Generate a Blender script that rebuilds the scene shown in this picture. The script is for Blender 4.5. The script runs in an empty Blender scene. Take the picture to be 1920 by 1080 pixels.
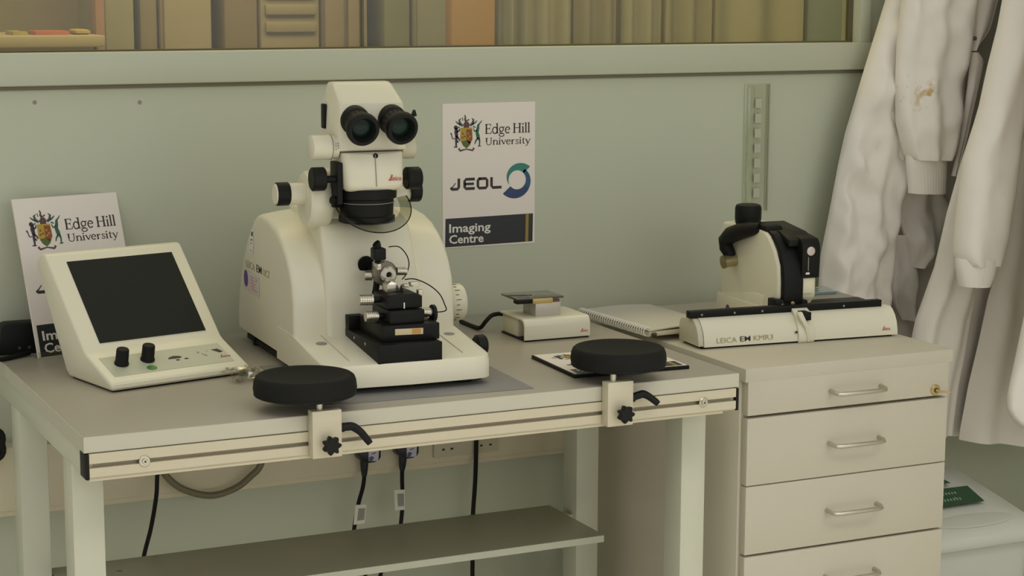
import bpy, bmesh, math, random
from mathutils import Vector, Matrix, noise
random.seed(7)
S = bpy.context.scene
C = S.collection
PI = math.pi
TZ = 0.75                      # height of the bench top above the floor (m)

# ------------------------------------------------------------------ camera
F_PX, YAW, PITCH, ROLL = 3600.0, 0.4453, 0.1590, 0.0035
CAM = Vector((-0.6339, -2.8249, 0.6821 + TZ))
_f = Vector((math.sin(YAW)*math.cos(PITCH), math.cos(YAW)*math.cos(PITCH), -math.sin(PITCH)))
_r0 = Vector((math.cos(YAW), -math.sin(YAW), 0)); _u0 = _r0.cross(_f)
_r = math.cos(ROLL)*_r0 + math.sin(ROLL)*_u0
_u = -math.sin(ROLL)*_r0 + math.cos(ROLL)*_u0
cd = bpy.data.cameras.new('camera'); cam = bpy.data.objects.new('camera', cd); C.objects.link(cam)
cd.sensor_width = 36.0; cd.lens = 36.0*F_PX/1920.0; cd.clip_start = 0.05
M = Matrix((_r, _u, -_f)).transposed().to_4x4(); M.translation = CAM
cam.matrix_world = M
S.camera = cam

# ------------------------------------------------------------------ light and exposure
S.view_settings.view_transform = 'Standard'
S.view_settings.look = 'None'
S.view_settings.gamma = 1.0
S.view_settings.exposure = 0.0
S.view_settings.use_curve_mapping = False
w = bpy.data.worlds.new('world'); S.world = w; w.use_nodes = True
bg = w.node_tree.nodes['Background']
bg.inputs[0].default_value = (0.97, 0.975, 0.93, 1); bg.inputs[1].default_value = 0.66
def area(name, loc, target, sx, sy, power, col):
    l = bpy.data.lights.new(name, 'AREA'); l.shape = 'RECTANGLE'; l.size = sx; l.size_y = sy
    l.energy = power; l.color = col
    o = bpy.data.objects.new(name, l); C.objects.link(o); o.location = loc
    o.rotation_euler = (Vector(target)-Vector(loc)).to_track_quat('-Z', 'Y').to_euler()
    return o
area('daylight_window', (1.6, -4.4, 2.15), (1.3, 0.6, 0.9), 3.2, 1.1, 17, (1.0, 0.98, 0.92))
area('floor_bounce_light', (0.6, -2.3, 2.75), (0.6, -2.3, 0), 4.0, 1.6, 66, (1.0, 0.98, 0.92)).data.spread = math.radians(105)  # added lamp with narrow spread onto the floor, so the bounce lights the fronts
area('corridor_fill', (1.2, 1.5, 2.75), (1.2, 2.6, 1.2), 3.6, 0.8, 95, (1.0, 0.95, 0.80))  # added fill lamp, brightens what stands behind the glass

# pixel of the 1920 x 1080 photograph -> point on a plane (heights relative to the bench top)
def ray(x, y): return _r*((x-960)/F_PX) - _u*((y-540)/F_PX) + _f
def pY(x, y, Y):
    d = ray(x, y); return CAM + d*((Y-CAM.y)/d.y)
def pZ(x, y, Z):
    d = ray(x, y); return CAM + d*((Z-CAM.z)/d.z)

# ------------------------------------------------------------------ materials
def lin(c):
    c = c/255.0
    return c/12.92 if c <= .04045 else ((c+.055)/1.055)**2.4
MATS = {}
def mat(name, rgb, rough=.5, metal=0.0, var=.04, scale=30.0, bump=0.0, coat=0.0, stretch=None):
    if name in MATS: return MATS[name]
    m = bpy.data.materials.new(name); m.use_nodes = True; MATS[name] = m
    nt = m.node_tree; b = nt.nodes['Principled BSDF']
    col = [lin(v) for v in rgb]
    tc = nt.nodes.new('ShaderNodeTexCoord'); mp = nt.nodes.new('ShaderNodeMapping')
    if stretch: mp.inputs['Scale'].default_value = stretch
    nz = nt.nodes.new('ShaderNodeTexNoise'); nz.inputs['Scale'].default_value = scale; nz.inputs['Detail'].default_value = 4
    cr = nt.nodes.new('ShaderNodeMix'); cr.data_type = 'RGBA'
    cr.inputs['A'].default_value = [min(1, v*(1-var)) for v in col]+[1]
    cr.inputs['B'].default_value = [min(1, v*(1+var)) for v in col]+[1]
    nt.links.new(tc.outputs['Object'], mp.inputs[0]); nt.links.new(mp.outputs[0], nz.inputs['Vector'])
    nt.links.new(nz.outputs['Fac'], cr.inputs['Factor']); nt.links.new(cr.outputs['Result'], b.inputs['Base Color'])
    b.inputs['Roughness'].default_value = rough; b.inputs['Metallic'].default_value = metal
    b.inputs['Coat Weight'].default_value = coat
    if bump:
        bp = nt.nodes.new('ShaderNodeBump'); bp.inputs['Strength'].default_value = bump; bp.inputs['Distance'].default_value = .002
        nt.links.new(nz.outputs['Fac'], bp.inputs['Height']); nt.links.new(bp.outputs[0], b.inputs['Normal'])
    return m
def clear(name, tint, gloss, rough=.03):
    m = bpy.data.materials.new(name); m.use_nodes = True; MATS[name] = m
    nt = m.node_tree; nt.nodes.remove(nt.nodes['Principled BSDF'])
    t = nt.nodes.new('ShaderNodeBsdfTransparent'); t.inputs[0].default_value = [lin(v) for v in tint]+[1]
    g = nt.nodes.new('ShaderNodeBsdfGlossy'); g.inputs['Roughness'].default_value = rough
    nz = nt.nodes.new('ShaderNodeTexNoise'); nz.inputs['Scale'].default_value = 25
    ma = nt.nodes.new('ShaderNodeMath'); ma.operation = 'MULTIPLY_ADD'; ma.inputs[1].default_value = gloss*.4; ma.inputs[2].default_value = gloss*.8
    nt.links.new(nz.outputs['Fac'], ma.inputs[0])
    x = nt.nodes.new('ShaderNodeMixShader')
    nt.links.new(ma.outputs[0], x.inputs[0]); nt.links.new(t.outputs[0], x.inputs[1]); nt.links.new(g.outputs[0], x.inputs[2])
    nt.links.new(x.outputs[0], nt.nodes['Material Output'].inputs[0])
    return m
WALL = mat('wall_paint', (191, 194, 172), .55, var=.02, scale=6, bump=.05)
TRIM = mat('trim_paint', (188, 190, 168), .45, var=.02, scale=8)
GAP_SHADE = mat('shadow_gap', (120, 115, 95), .8)
TRUNK = mat('trunking_plastic', (222, 211, 182), .45, var=.02)
FLOOR = mat('floor_vinyl', (206, 203, 192), .5, var=.1, scale=60)
TOP = mat('bench_laminate', (162, 154, 138), .42, var=.04, scale=250)
EDGE = mat('bench_edge', (192, 187, 168), .45, var=.02)
FRAME = mat('bench_frame_paint', (196, 195, 174), .4, var=.02)
SHELF = mat('shelf_laminate', (164, 162, 140), .35, var=.03, scale=80)
ALU = mat('anodised_aluminium', (200, 190, 165), .45, .15, var=.03, scale=4, stretch=(1, 60, 60))
ALUD = mat('slot_aluminium', (150, 141, 120), .5, .3, var=.05)
STEEL = mat('brushed_steel', (196, 190, 172), .3, .9, var=.05)
CHROME = mat('bright_steel', (196, 190, 175), .22, .9, var=.04)
BLACK = mat('black_plastic', (24, 24, 22), .5, var=.1)
BLACK2 = mat('black_metal', (20, 20, 18), .45, var=.1)
RUBBER = mat('black_foam', (25, 25, 23), .7, var=.15, scale=120)
PLAST = mat('white_enamel', (223, 217, 193), .35, var=.015, scale=10)
PLAST2 = mat('white_enamel_dull', (200, 193, 168), .45, var=.015)
CAB = mat('cabinet_laminate', (190, 182, 163), .5, var=.02, scale=90, stretch=(1, 1, 4))
CABS = mat('cabinet_side_laminate', (204, 196, 176), .5, var=.02, scale=90)
PAPER = mat('white_paper', (232, 222, 212), .45, var=.01)
COTTON = mat('white_cotton', (231, 224, 214), .9, var=.025, scale=20, bump=.15)
SCREEN = mat('dark_screen', (30, 32, 26), .4, var=.05)
PANEL = mat('keypad_foil', (186, 187, 164), .4, var=.02)
GREEN = mat('green_key', (70, 130, 55), .4)
RED = mat('red_print', (186, 52, 40), .5)
INK = mat('dark_ink', (52, 47, 44), .6)
NAVY = mat('navy_print', (34, 36, 40), .4)
WHITE = mat('white_print', (226, 222, 212), .5)
GREY = mat('grey_plastic', (140, 138, 126), .5)
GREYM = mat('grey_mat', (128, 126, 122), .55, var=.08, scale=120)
PURPLE = mat('purple_print', (98, 52, 132), .5)
PINK = mat('pink_print', (206, 150, 165), .6)
BEIGEPRT = mat('beige_print', (170, 160, 125), .5)
GOLD = mat('gold_print', (150, 125, 55), .45)
BRASS = mat('brass', (190, 165, 110), .3, .8)
GLASSY = clear('clear_acrylic', (250, 251, 246), .07, .2)
SHIELD = clear('clear_shield', (226, 226, 218), .05, .15)
WRAP = clear('clear_wrap', (222, 222, 212), .22, .12)
PANE = clear('window_glass', (214, 210, 190), .07, .35)
BINW = mat('bin_plastic', (192, 192, 182), .4, var=.015)
DKGREEN = mat('dark_green_print', (14, 66, 34), .5)
LENS = mat('coated_lens', (8, 34, 24), .25, 0, var=.2)
LENS.node_tree.nodes['Principled BSDF'].inputs['Specular IOR Level'].default_value = .25
CONDUIT = mat('grey_conduit', (118, 110, 84), .5)
PLUGM = mat('plug_black', (26, 27, 34), .35)

# ------------------------------------------------------------------ mesh builder
for m_ in (RUBBER, BLACK, BLACK2, SCREEN): m_.node_tree.nodes['Principled BSDF'].inputs['Specular IOR Level'].default_value = .18

class MB:
    def __init__(s): s.v = []; s.f = []
    def add(s, vs, fs):
        n = len(s.v); s.v += [tuple(p) for p in vs]; s.f += [tuple(i+n for i in f) for f in fs]; return s
    def bm_add(s, bm):
        bm.verts.index_update(); s.add([v.co for v in bm.verts], [[v.index for v in f.verts] for f in bm.faces]); bm.free(); return s
    def box(s, x0, x1, y0, y1, z0, z1, r=0, seg=2):
        if r <= 0:
            return s.add([(x0,y0,z0),(x1,y0,z0),(x1,y1,z0),(x0,y1,z0),(x0,y0,z1),(x1,y0,z1),(x1,y1,z1),(x0,y1,z1)],
                         [(0,3,2,1),(4,5,6,7),(0,1,5,4),(1,2,6,5),(2,3,7,6),(3,0,4,7)])
        bm = bmesh.new(); bmesh.ops.create_cube(bm, size=1)
        for v in bm.verts: v.co = Vector(((x0+x1)/2+v.co.x*(x1-x0), (y0+y1)/2+v.co.y*(y1-y0), (z0+z1)/2+v.co.z*(z1-z0)))
        bmesh.ops.bevel(bm, geom=bm.edges[:], offset=r, segments=seg, profile=.5, affect='EDGES')
        return s.bm_add(bm)
    def loft(s, rings, caps=True, closed=True):
        n = len(rings[0]); vs = [p for r in rings for p in r]; fs = []
        for i in range(len(rings)-1):
            for j in range(n if closed else n-1):
                a = i*n+j; b = i*n+(j+1) % n; fs.append((a, b, b+n, a+n))
        if caps and closed: fs += [tuple(range(n))[::-1], tuple((len(rings)-1)*n+k for k in range(n))]
        return s.add(vs, fs)
    def cyl(s, p0, p1, r0, r1=None, n=24):
        p0 = Vector(p0); p1 = Vector(p1); r1 = r0 if r1 is None else r1
        return s.lathe([(r0, 0), (r1, (p1-p0).length)], p0, p1-p0, n)
    def lathe(s, prof, o, ax, n=28, caps=True):
        o = Vector(o); ax = Vector(ax).normalized(); a = ax.orthogonal().normalized(); b = ax.cross(a)
        rings = [[o+ax*h+(a*math.cos(2*PI*k/n)+b*math.sin(2*PI*k/n))*r for k in range(n)] for r, h in prof]
        return s.loft(rings, caps)
    def tube(s, path, r, n=10):
        P = [Vector(p) for p in path]; rings = []; up = None
        for i, p in enumerate(P):
            t = (P[min(i+1, len(P)-1)]-P[max(i-1, 0)]).normalized()
            up = t.orthogonal().normalized() if up is None else (up-t*up.dot(t)).normalized()
            b = t.cross(up); rr = r[i] if isinstance(r, (list, tuple)) else r
            rings.append([p+(up*math.cos(2*PI*k/n)+b*math.sin(2*PI*k/n))*rr for k in range(n)])
        return s.loft(rings)
    def torus(s, o, ax, R, r, n=40, m=8):
        o = Vector(o); ax = Vector(ax).normalized(); a = ax.orthogonal().normalized(); b = ax.cross(a); vs = []; fs = []
        for i in range(n):
            d = a*math.cos(2*PI*i/n)+b*math.sin(2*PI*i/n)
            for j in range(m): vs.append(o+d*(R+r*math.cos(2*PI*j/m))+ax*r*math.sin(2*PI*j/m))
        for i in range(n):
            for j in range(m): fs.append((i*m+j, ((i+1) % n)*m+j, ((i+1) % n)*m+(j+1) % m, i*m+(j+1) % m))
        return s.add(vs, fs)
    def prism(s, poly, plane, a0, a1, r=0, seg=2):      # polygon in plane 'yz' / 'xz' / 'xy' extruded along the third axis
        def p3(p, a): return {'yz': (a, p[0], p[1]), 'xz': (p[0], a, p[1]), 'xy': (p[0], p[1], a)}[plane]
        bm = bmesh.new()
        A = [bm.verts.new(p3(p, a0)) for p in poly]; B = [bm.verts.new(p3(p, a1)) for p in poly]; n = len(poly)
        bm.faces.new(A[::-1]); bm.faces.new(B)
        for i in range(n): bm.faces.new((A[i], A[(i+1) % n], B[(i+1) % n], B[i]))
        bmesh.ops.recalc_face_normals(bm, faces=bm.faces[:])
        if r > 0: bmesh.ops.bevel(bm, geom=[e for e in bm.edges if e.calc_face_angle(0) > .5], offset=r, segments=seg, profile=.5, affect='EDGES')
        return s.bm_add(bm)
    def ell(s, c, rx, ry, rz, n=20, m=12):
        rings = [[(c[0]+rx*math.sin(PI*i/m)*math.cos(2*PI*j/n), c[1]+ry*math.sin(PI*i/m)*math.sin(2*PI*j/n), c[2]+rz*math.cos(PI*i/m)) for j in range(n)] for i in range(1, m)]
        return s.loft(rings)
    def xform(s, mtx): s.v = [tuple(mtx @ Vector(p)) for p in s.v]; return s
    def build(s, name, m, parent=None, sharp=35, kind=None):
        me = bpy.data.meshes.new(name); me.from_pydata(s.v, [], s.f)
        bm = bmesh.new(); bm.from_mesh(me); bmesh.ops.recalc_face_normals(bm, faces=bm.faces[:]); bm.to_mesh(me); bm.free()
        me.materials.append(m)
        if len(s.f) > 0:
            me.shade_smooth(); me.set_sharp_from_angle(angle=math.radians(sharp))
        o = bpy.data.objects.new(name, me); C.objects.link(o)
        if parent: o.parent = parent
        if kind: o['kind'] = kind
        return o
class FL:                                                # flat print: 2-D pieces laid on a plane
    def __init__(s): s.v = []; s.f = []
    def poly(s, pts):
        n = len(s.v); s.v += [tuple(p) for p in pts]; s.f.append(tuple(range(n, n+len(pts)))); return s
    def stroke(s, pts, w):
        P = [Vector(p) for p in pts]; n = len(s.v); L = len(P)
        for i in range(L):
            t = (P[min(i+1, L-1)]-P[max(i-1, 0)]); t = t.normalized() if t.length > 0 else Vector((1, 0)); q = Vector((-t.y, t.x))
            ww = (w[i] if isinstance(w, (list, tuple)) else w)/2
            s.v += [tuple(P[i]+q*ww), tuple(P[i]-q*ww)]
        for i in range(L-1): s.f.append((n+2*i, n+2*i+1, n+2*i+3, n+2*i+2))
        return s
    def arc(s, c, rx, ry, a0, a1, w, n=16):
        return s.stroke([(c[0]+rx*math.cos(math.radians(a0+(a1-a0)*i/n)), c[1]+ry*math.sin(math.radians(a0+(a1-a0)*i/n))) for i in range(n+1)], w)
    def disc(s, c, rx, ry=None, n=20):
        ry = ry or rx; return s.poly([(c[0]+rx*math.cos(2*PI*i/n), c[1]+ry*math.sin(2*PI*i/n)) for i in range(n)])
    def place(s, name, m, parent, o, U, V, k=1.0, off=0.0003):
        o = Vector(o); U = Vector(U).normalized(); V = Vector(V).normalized(); N = U.cross(V)
        me = bpy.data.meshes.new(name); me.from_pydata([tuple(o+U*(p[0]*k)+V*(p[1]*k)+N*off) for p in s.v], [], s.f)
        me.materials.append(m); ob = bpy.data.objects.new(name, me); C.objects.link(ob); ob.parent = parent
        return ob
def text(body, size, width=None, bold=0.0, x=0, y=0):
    cu = bpy.data.curves.new('t', 'FONT'); cu.body = body; cu.size = 1; cu.offset = bold; cu.resolution_u = 2
    ob = bpy.data.objects.new('t', cu); C.objects.link(ob)
    bpy.context.view_layer.update()
    me = bpy.data.meshes.new_from_object(ob.evaluated_get(bpy.context.evaluated_depsgraph_get()))
    f = FL(); xs = [v.co.x for v in me.vertices]; ys = [v.co.y for v in me.vertices]
    sx = (width/(max(xs)-min(xs))) if width else size/.7
    f.v = [((v.co.x-min(xs))*sx+x, v.co.y*size/.7+y) for v in me.vertices]; f.f = [tuple(p.vertices) for p in me.polygons]
    bpy.data.objects.remove(ob); bpy.data.curves.remove(cu); bpy.data.meshes.remove(me)
    return f
def smooth(P, n=8):
    P = [Vector(p) for p in P]; out = []
    for i in range(len(P)-1):
        p0 = P[max(i-1, 0)]; p1 = P[i]; p2 = P[i+1]; p3 = P[min(i+2, len(P)-1)]
        for k in range(n):
            t = k/n; out.append(.5*((2*p1)+(p2-p0)*t+(2*p0-5*p1+4*p2-p3)*t*t+(3*p1-p0-3*p2+p3)*t**3))
    out.append(P[-1]); return out
def thing(name, label, cat, loc=(0, 0, 0), rz=0, group=None):
    o = bpy.data.objects.new(name, None); C.objects.link(o); o.location = loc; o.rotation_euler = (0, 0, rz)
    o.empty_display_size = .05; o['label'] = label; o['category'] = cat
    if group: o['group'] = group
    return o
def tag(o, label, cat, group=None):
    o['label'] = label; o['category'] = cat
    if group: o['group'] = group
    return o
def st(o): o['kind'] = 'structure'; return o
def leica(k=1.0):                                        # small red script word
    f = FL()
    f.stroke([(2, 0), (5, 1.2), (8, 6), (9.5, 10), (8.6, 11), (7, 8), (5.2, 2.5), (4, .6), (2.2, .8), (3, 2), (6, 1), (9, .4)], 1.3)
    f.arc((11.6, 2.6), 1.9, 2.4, 10, 320, 1.2); f.stroke([(10, 2.6), (13.4, 3)], .9)
    f.stroke([(15.2, 5), (14.8, .8), (16, .2)], 1.3); f.disc((15.6, 7.4), .8)
    f.arc((19, 2.6), 2, 2.4, 50, 310, 1.3)
    f.arc((23.6, 2.6), 2, 2.4, 0, 360, 1.2); f.stroke([(25.8, 5), (25.5, 1), (27.2, .4)], 1.3)
    return f

# ------------------------------------------------------------------ the room
D = 0.7706                                              # the back wall stands this far behind the bench front
RZ = TZ
ZW, ZS = RZ+.5466, RZ+.4823                             # glass bottom, underside of the sill band
st(MB().box(-3, 4.5, -4.5, 4.0, -.05, 0).build('floor', FLOOR))
wb = st(MB().box(-3, 2.62, D, D+.10, 0, ZS+.01).build('wall_back', WALL))
for (x, y) in ((65, 192), (262, 192), (680, 455)):
    p = pY(x, y, D); MB().lathe([(.004, 0), (.003, .0015)], (p.x, D, p.z), (0, -1, 0), 12).build('wall_plug', GREY, wb)
t1 = st(MB().box(-3, 2.62, D-.022, D+.10, ZS+.004, ZW, .004).build('trim_1', TRIM))
MB().box(-3, 2.62, D-.006, D+.004, ZS-.004, ZS+.006).build('painted_gap_shadow', GAP_SHADE, t1)  # dark strip painting in the shadow of the joint below the sill band
st(MB().box(-3, 2.62, D, D+.10, ZW+1.0, 2.75).build('wall_above', WALL))
win = bpy.data.objects.new('window_1', None); C.objects.link(win); win.location = (0, 0, 0); st(win)
XM, XR = 0.763, 1.937
MB().box(-2.9, XM-.0015, D+.030, D+.038, ZW-.005, ZW+1.01).build('pane', PANE, win)
MB().box(XM+.0015, XR+.004, D+.030, D+.038, ZW-.005, ZW+1.01).build('pane', PANE, win)
MB().box(XM-.0022, XM+.0022, D+.027, D+.041, ZW, ZW+1.0).build('joint_strip', mat('dark_sealant', (96, 92, 70), .6), win)
MB().box(-2.9, XR, D+.018, D+.040, ZW-.001, ZW+.003).build('gasket', mat('gasket', (92, 86, 62), .7), win)
MB().box(XR-.001, XR+.003, D+.018, D+.040, ZW, ZW+1.0).build('gasket', MATS['gasket'], win)
MB().box(XR+.003, XR+.031, D-.012, D+.06, ZW-.001, ZW+1.0, .002).build('window_frame', TRIM, win)
MB().box(-2.95, -2.9, D-.012, D+.06, ZW-.001, ZW+1.0, .002).build('window_frame', TRIM, win)
st(MB().box(XR+.031, 2.62, D+.006, D+.10, ZW-.002, ZW+1.0).build('wall_pier', WALL))
st(MB().box(2.55, 2.65, -.9, D+.1, 0, 2.75).build('wall_right', WALL))
# trunking on the wall below bench height
ZT = RZ-.3167
tr = st(MB().box(-3, 1.215, D-.045, D+.002, ZT+.012, ZT+.135, .004).build('trim_2', TRUNK))
MB().box(-3, 1.215, D-.036, D+.002, ZT, ZT+.013, .003).build('trunking_lip', TRUNK, tr)

# ------------------------------------------------------------------ the room behind the glass
CW = mat('corridor_paint', (170, 154, 112), .7, var=.05, scale=3)
st(MB().box(-3.0, 5.5, 3.3, 3.4, 0, 2.8).build('wall_corridor', CW))
YB = 2.55
def back_panel(name, x0, x1, Y, rgb, label, cat, shape=0, dep=.3):
    a = pY(x0, 40, Y); b = pY(x1, 40, Y)
    r = thing(name, label, cat, ((a.x+b.x)/2, Y, 0)); h = (b.x-a.x)/2
    m = mat('back_%d' % x0, rgb, .7, var=.05, scale=4)
    MB().box(-h, h, 0, dep, .02, 2.0, .01).build('body', m, r)
    if shape == 1:
        for k in range(4): MB().box(-h*.85, h*.85, -.012, .002, 1.28+.05*k, 1.31+.05*k, .004).build('slat', m, r)
    elif shape == 2:
        MB().box(-h*.9, h*.9, -.015, .002, .1, 1.95, .006).build('door', m, r)
    elif shape == 3:
        MB().box(-h*.95, -.006, -.015, .002, .1, 1.95, .006).build('door', m, r); MB().box(.006, h*.95, -.015, .002, .1, 1.95, .006).build('door', m, r)
    return r
back_panel('tall_cupboard', 192, 252, YB, (142, 134, 104), 'narrow olive cupboard behind the glass next to a pinkish post', 'cupboard', 2)
back_panel('tall_cupboard', 262, 296, YB, (128, 116, 86), 'slim brown cupboard recessed behind the glass', 'cupboard', 0)
back_panel('tall_cupboard', 300, 398, YB, (152, 138, 110), 'pale pinkish-beige cupboard door behind the glass', 'cupboard', 2)
back_panel('tall_cupboard', 420, 484, YB, (122, 106, 74), 'dark brown cupboard behind the glass', 'cupboard', 0)
back_panel('shelf_unit', 488, 600, YB, (146, 134, 106), 'beige unit with horizontal slats behind the glass', 'shelving', 1)
back_panel('tall_cupboard', 604, 688, YB, (136, 120, 94), 'brownish double cupboard behind the glass beside the pane joint', 'cupboard', 3)
back_panel('tall_cupboard', 720, 770, YB, (122, 120, 92), 'narrow olive-green cupboard behind the glass', 'cupboard', 0)
back_panel('tall_cupboard', 776, 840, YB, (138, 134, 112), 'grey-beige cupboard behind the glass left of the ochre board', 'cupboard', 2)
back_panel('notice_board', 846, 930, YB-.3, (158, 122, 68), 'ochre board standing behind the glass', 'board', 0, .05)
for i, (x0, x1, dy, rgb) in enumerate(((936, 990, 0, (150, 147, 126)), (995, 1075, 0, (156, 150, 124)), (1080, 1160, 0, (140, 133, 106)), (1168, 1240, 0, (152, 148, 122)),
                                       (1244, 1330, 0, (144, 138, 110)), (1336, 1500, 0, (154, 148, 118)))):
    c0 = pY(x0, 40, YB+dy); c1 = pY(x1, 40, YB+dy); m = mat('curtain_%d' % i, rgb, .85, var=.05, scale=5)
    pts = [(c0.x+(c1.x-c0.x)*k/24, YB+dy+.02*math.sin(k*PI/6+i)) for k in range(25)]
    poly = pts+[(p[0], p[1]+.012) for p in pts[::-1]]
    tag(MB().prism(poly, 'xy', .3, 2.1).build('curtain', m), ('grey-green curtain length hanging behind the glass, %s from the ochre board' % ('first', 'second', 'third', 'fourth', 'fifth', 'sixth')[i]), 'curtain', 'curtain lengths behind the glass')
back_panel('tall_cupboard', 1514, 1640, YB, (122, 130, 116), 'blue-green cupboard behind the glass at the window frame', 'cupboard', 0)
p = pY(188, 40, YB-.2)
tag(MB().box(p.x-.012, p.x+.012, YB-.2, YB-.16, 0, 2.3, .003).build('door_post', mat('pink_post', (158, 120, 92), .6)), 'thin pinkish post behind the glass', 'post')
b0 = pY(-120, 92, YB-.2); b1 = pY(178, 92, YB-.2)
shf = thing('back_counter', 'low tan counter behind the glass under the colourful packets', 'counter', ((b0.x+b1.x)/2, YB-.2, 0))
hw = (b1.x-b0.x)/2
MB().box(-hw, hw, -.12, .3, 1.255, 1.285, .004).build('worktop', CW, shf); MB().box(-hw+.03, hw-.03, -.08, .28, 0, 1.255).build('cabinet_body', CW, shf)
for (x0, x1, yt, rgb, lb) in ((62, 128, 58, (190, 104, 66), 'pink-orange packet on the counter behind the glass'), (20, 48, 60, (172, 158, 74), 'yellow-green packet on the counter behind the glass'),
                              (138, 168, 55, (180, 152, 66), 'yellow packet on the counter behind the glass')):
    a = pY(x0, yt, YB-.22); b = pY(x1, yt, YB-.22)
    tag(MB().box(a.x, b.x, YB-.24, YB-.14, 1.285, a.z, .01).build('packet', mat('packet_%d' % x0, rgb, .6, var=.2, scale=12)), lb, 'packet')

# ------------------------------------------------------------------ bench
W, TH, HF, DB = 1.157, .0266, .0664, .735
bench = thing('workbench', 'long grey laminate bench with a slotted metal front rail and square legs', 'bench')
MB().box(0, W, 0, DB, TZ-TH, TZ, .0018).build('worktop', TOP, bench)
MB().box(-.0012, W+.0012, -.0012, .0006, TZ-TH+.001, TZ-.0012).build('edge_band', EDGE, bench)
MB().box(-.0012, .0006, 0, DB, TZ-TH+.001, TZ-.0012).build('edge_band', EDGE, bench)
# side rails and back rail of the frame
for x0 in (.002, W-.052): MB().box(x0, x0+.05, .032, DB-.03, TZ-.068, TZ-TH, .002).build('side_rail', FRAME, bench)
MB().box(.05, W-.05, DB-.09, DB-.04, TZ-.068, TZ-TH, .002).build('back_rail', FRAME, bench)
# slotted front rail: one extrusion, cross-section in y/z
zt, zb = TZ-TH-.0005, TZ-HF
prof = [(-.004, zt), (-.004, zt-.0155), (.004, zt-.0155), (.004, zt-.0225), (-.004, zt-.0225), (-.004, zb+.003), (-.001, zb), (.032, zb), (.032, zt)]
rail = MB().prism(prof, 'yz', .006, W-.006).build('front_rail', ALU, bench)
MB().box(.012, W-.012, .0036, .0044, zt-.0222, zt-.0158).build('slot', ALUD, rail)
MB().box(.006, W-.03, -.0006, .030, zb-.0045, zb, .001).build('lower_lip', ALU, rail)
for x0 in (.0, W-.006): MB().box(x0, x0+.006, -.0045, .033, zb-.001, zt, .0015).build('end_cap', BLACK, rail)
for x in (.0905, W-.073):
    bo = MB().lathe([(.0088, 0), (.0088, .002), (.0076, .003)], (x, -.0035, zt-.019), (0, -1, 0), 24).build('washer', CHROME, rail)
    MB().lathe([(.0048, 0), (.0048, .0032), (.0040, .004)], (x, -.0055, zt-.019), (0, -1, 0), 18).build('bolt_head', STEEL, bo)
    MB().lathe([(.0018, 0), (.0018, .0006)], (x, -.0093, zt-.019), (0, -1, 0), 6).build('hex_socket', INK, bo)
for (x0, y0) in ((.001, .10), (W-.058+.005, .10), (.001, .515), (W-.051, .515)):
    l = MB().box(x0, x0+.05, y0, y0+.06, .012, TZ-.066, .002).build('leg', FRAME, bench)
    MB().lathe([(.018, 0), (.018, .006), (.006, .008), (.006, .02)], (x0+.025, y0+.03, 0), (0, 0, 1), 16).build('foot', BLACK, l)
ZSH = TZ-.375
MB().box(.055, 1.073, .333, .570, ZSH-.014, ZSH, .0015).build('shelf', SHELF, bench)
MB().box(.05, W-.05, .530, .560, ZSH-.044, ZSH-.014, .002).build('shelf_rail', FRAME, bench)
MB().box(.057, 1.071, .3318, .3336, ZSH-.0135, ZSH-.0005).build('shelf_edge', FRAME, bench)
for (x, y) in ((970, 973), (222, 1071)):
    p = pZ(x, y, ZSH); MB().lathe([(.007, 0), (.007, .001), (.004, .003)], (p.x, p.y, ZSH), (0, 0, 1), 16).build('shelf_bolt', STEEL, bench)
# dark smear on the left edge is shade of the box; grey sheet under the microtome
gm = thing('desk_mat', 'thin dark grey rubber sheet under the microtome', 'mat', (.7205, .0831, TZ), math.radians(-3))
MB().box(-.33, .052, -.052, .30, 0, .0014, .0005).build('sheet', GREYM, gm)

# ------------------------------------------------------------------ armrests
def armrest(X, off, label, lev):
    r = thing('armrest', label, 'armrest', (X, -.0045, TZ), 0)
    bp_ = MB().box(-.0245, .0245, -.022, 0, -.0665, .010, .001).build('bracket', ALU, r)
    MB().cyl((-.008, -.009, .009), (-.008, -.009, .026), .0055, n=18).build('stem', STEEL, r)
    R = .0835; cx, cy = off
    pr = [(.02, .0225), (R*.90, .0225), (R*.955, .024), (R*.985, .028), (R, .036), (R*.985, .047), (R*.955, .0535), (R*.91, .0565), (R*.86, .0565), (R*.80, .0545), (R*.60, .0505), (R*.3, .0485), (.001, .0480)]
    pad = MB().lathe([(a, h) for a, h in pr], (cx, cy, 0), (0, 0, 1), 64).build('pad', RUBBER, r, 60)
    MB().torus((cx, cy, .0262), (0, 0, 1), R*.975, .0012, 64, 6).build('seam', BLACK, pad)
    rings = []
    for h, s in ((0, .80), (.002, .95), (.011, 1.0), (.014, .9)):
        rings.append([((.0136+.0024*math.cos(7*t))*s*math.cos(t)+.001, -.031-h, -.043+(.0136+.0024*math.cos(7*t))*s*math.sin(t)) for t in [2*PI*k/56 for k in range(56)]])
    kn = MB().loft(rings).build('star_knob', BLACK, r)
    MB().cyl((.001, -.022, -.043), (.001, -.034, -.043), .005, n=14).build('knob_shaft', STEEL, kn)
    lv = MB().tube(smooth([(.0245, -.012, -.022), (.040, -.014, -.021+lev*.2), (.048, -.016, -.023+lev*.4), (.058, -.022, -.032+lev*.6), (.0700, -.028, -.049+lev)], 3), [.0068]*7+[.0066, .0063, .0061, .006, .0058, .0050], 12).build('lever', BLACK, r)
    MB().cyl((.024, -.012, -.022), (.031, -.012, -.022), .0075, n=16).build('lever_hub', BLACK, lv)
    return r
armrest(.379, (-.012, .047), 'round black armrest pad clamped to the rail beside the control screen', .0)
armrest(.907, (.032, .046), 'round black armrest pad clamped to the rail above the flat sign', .016)

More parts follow.
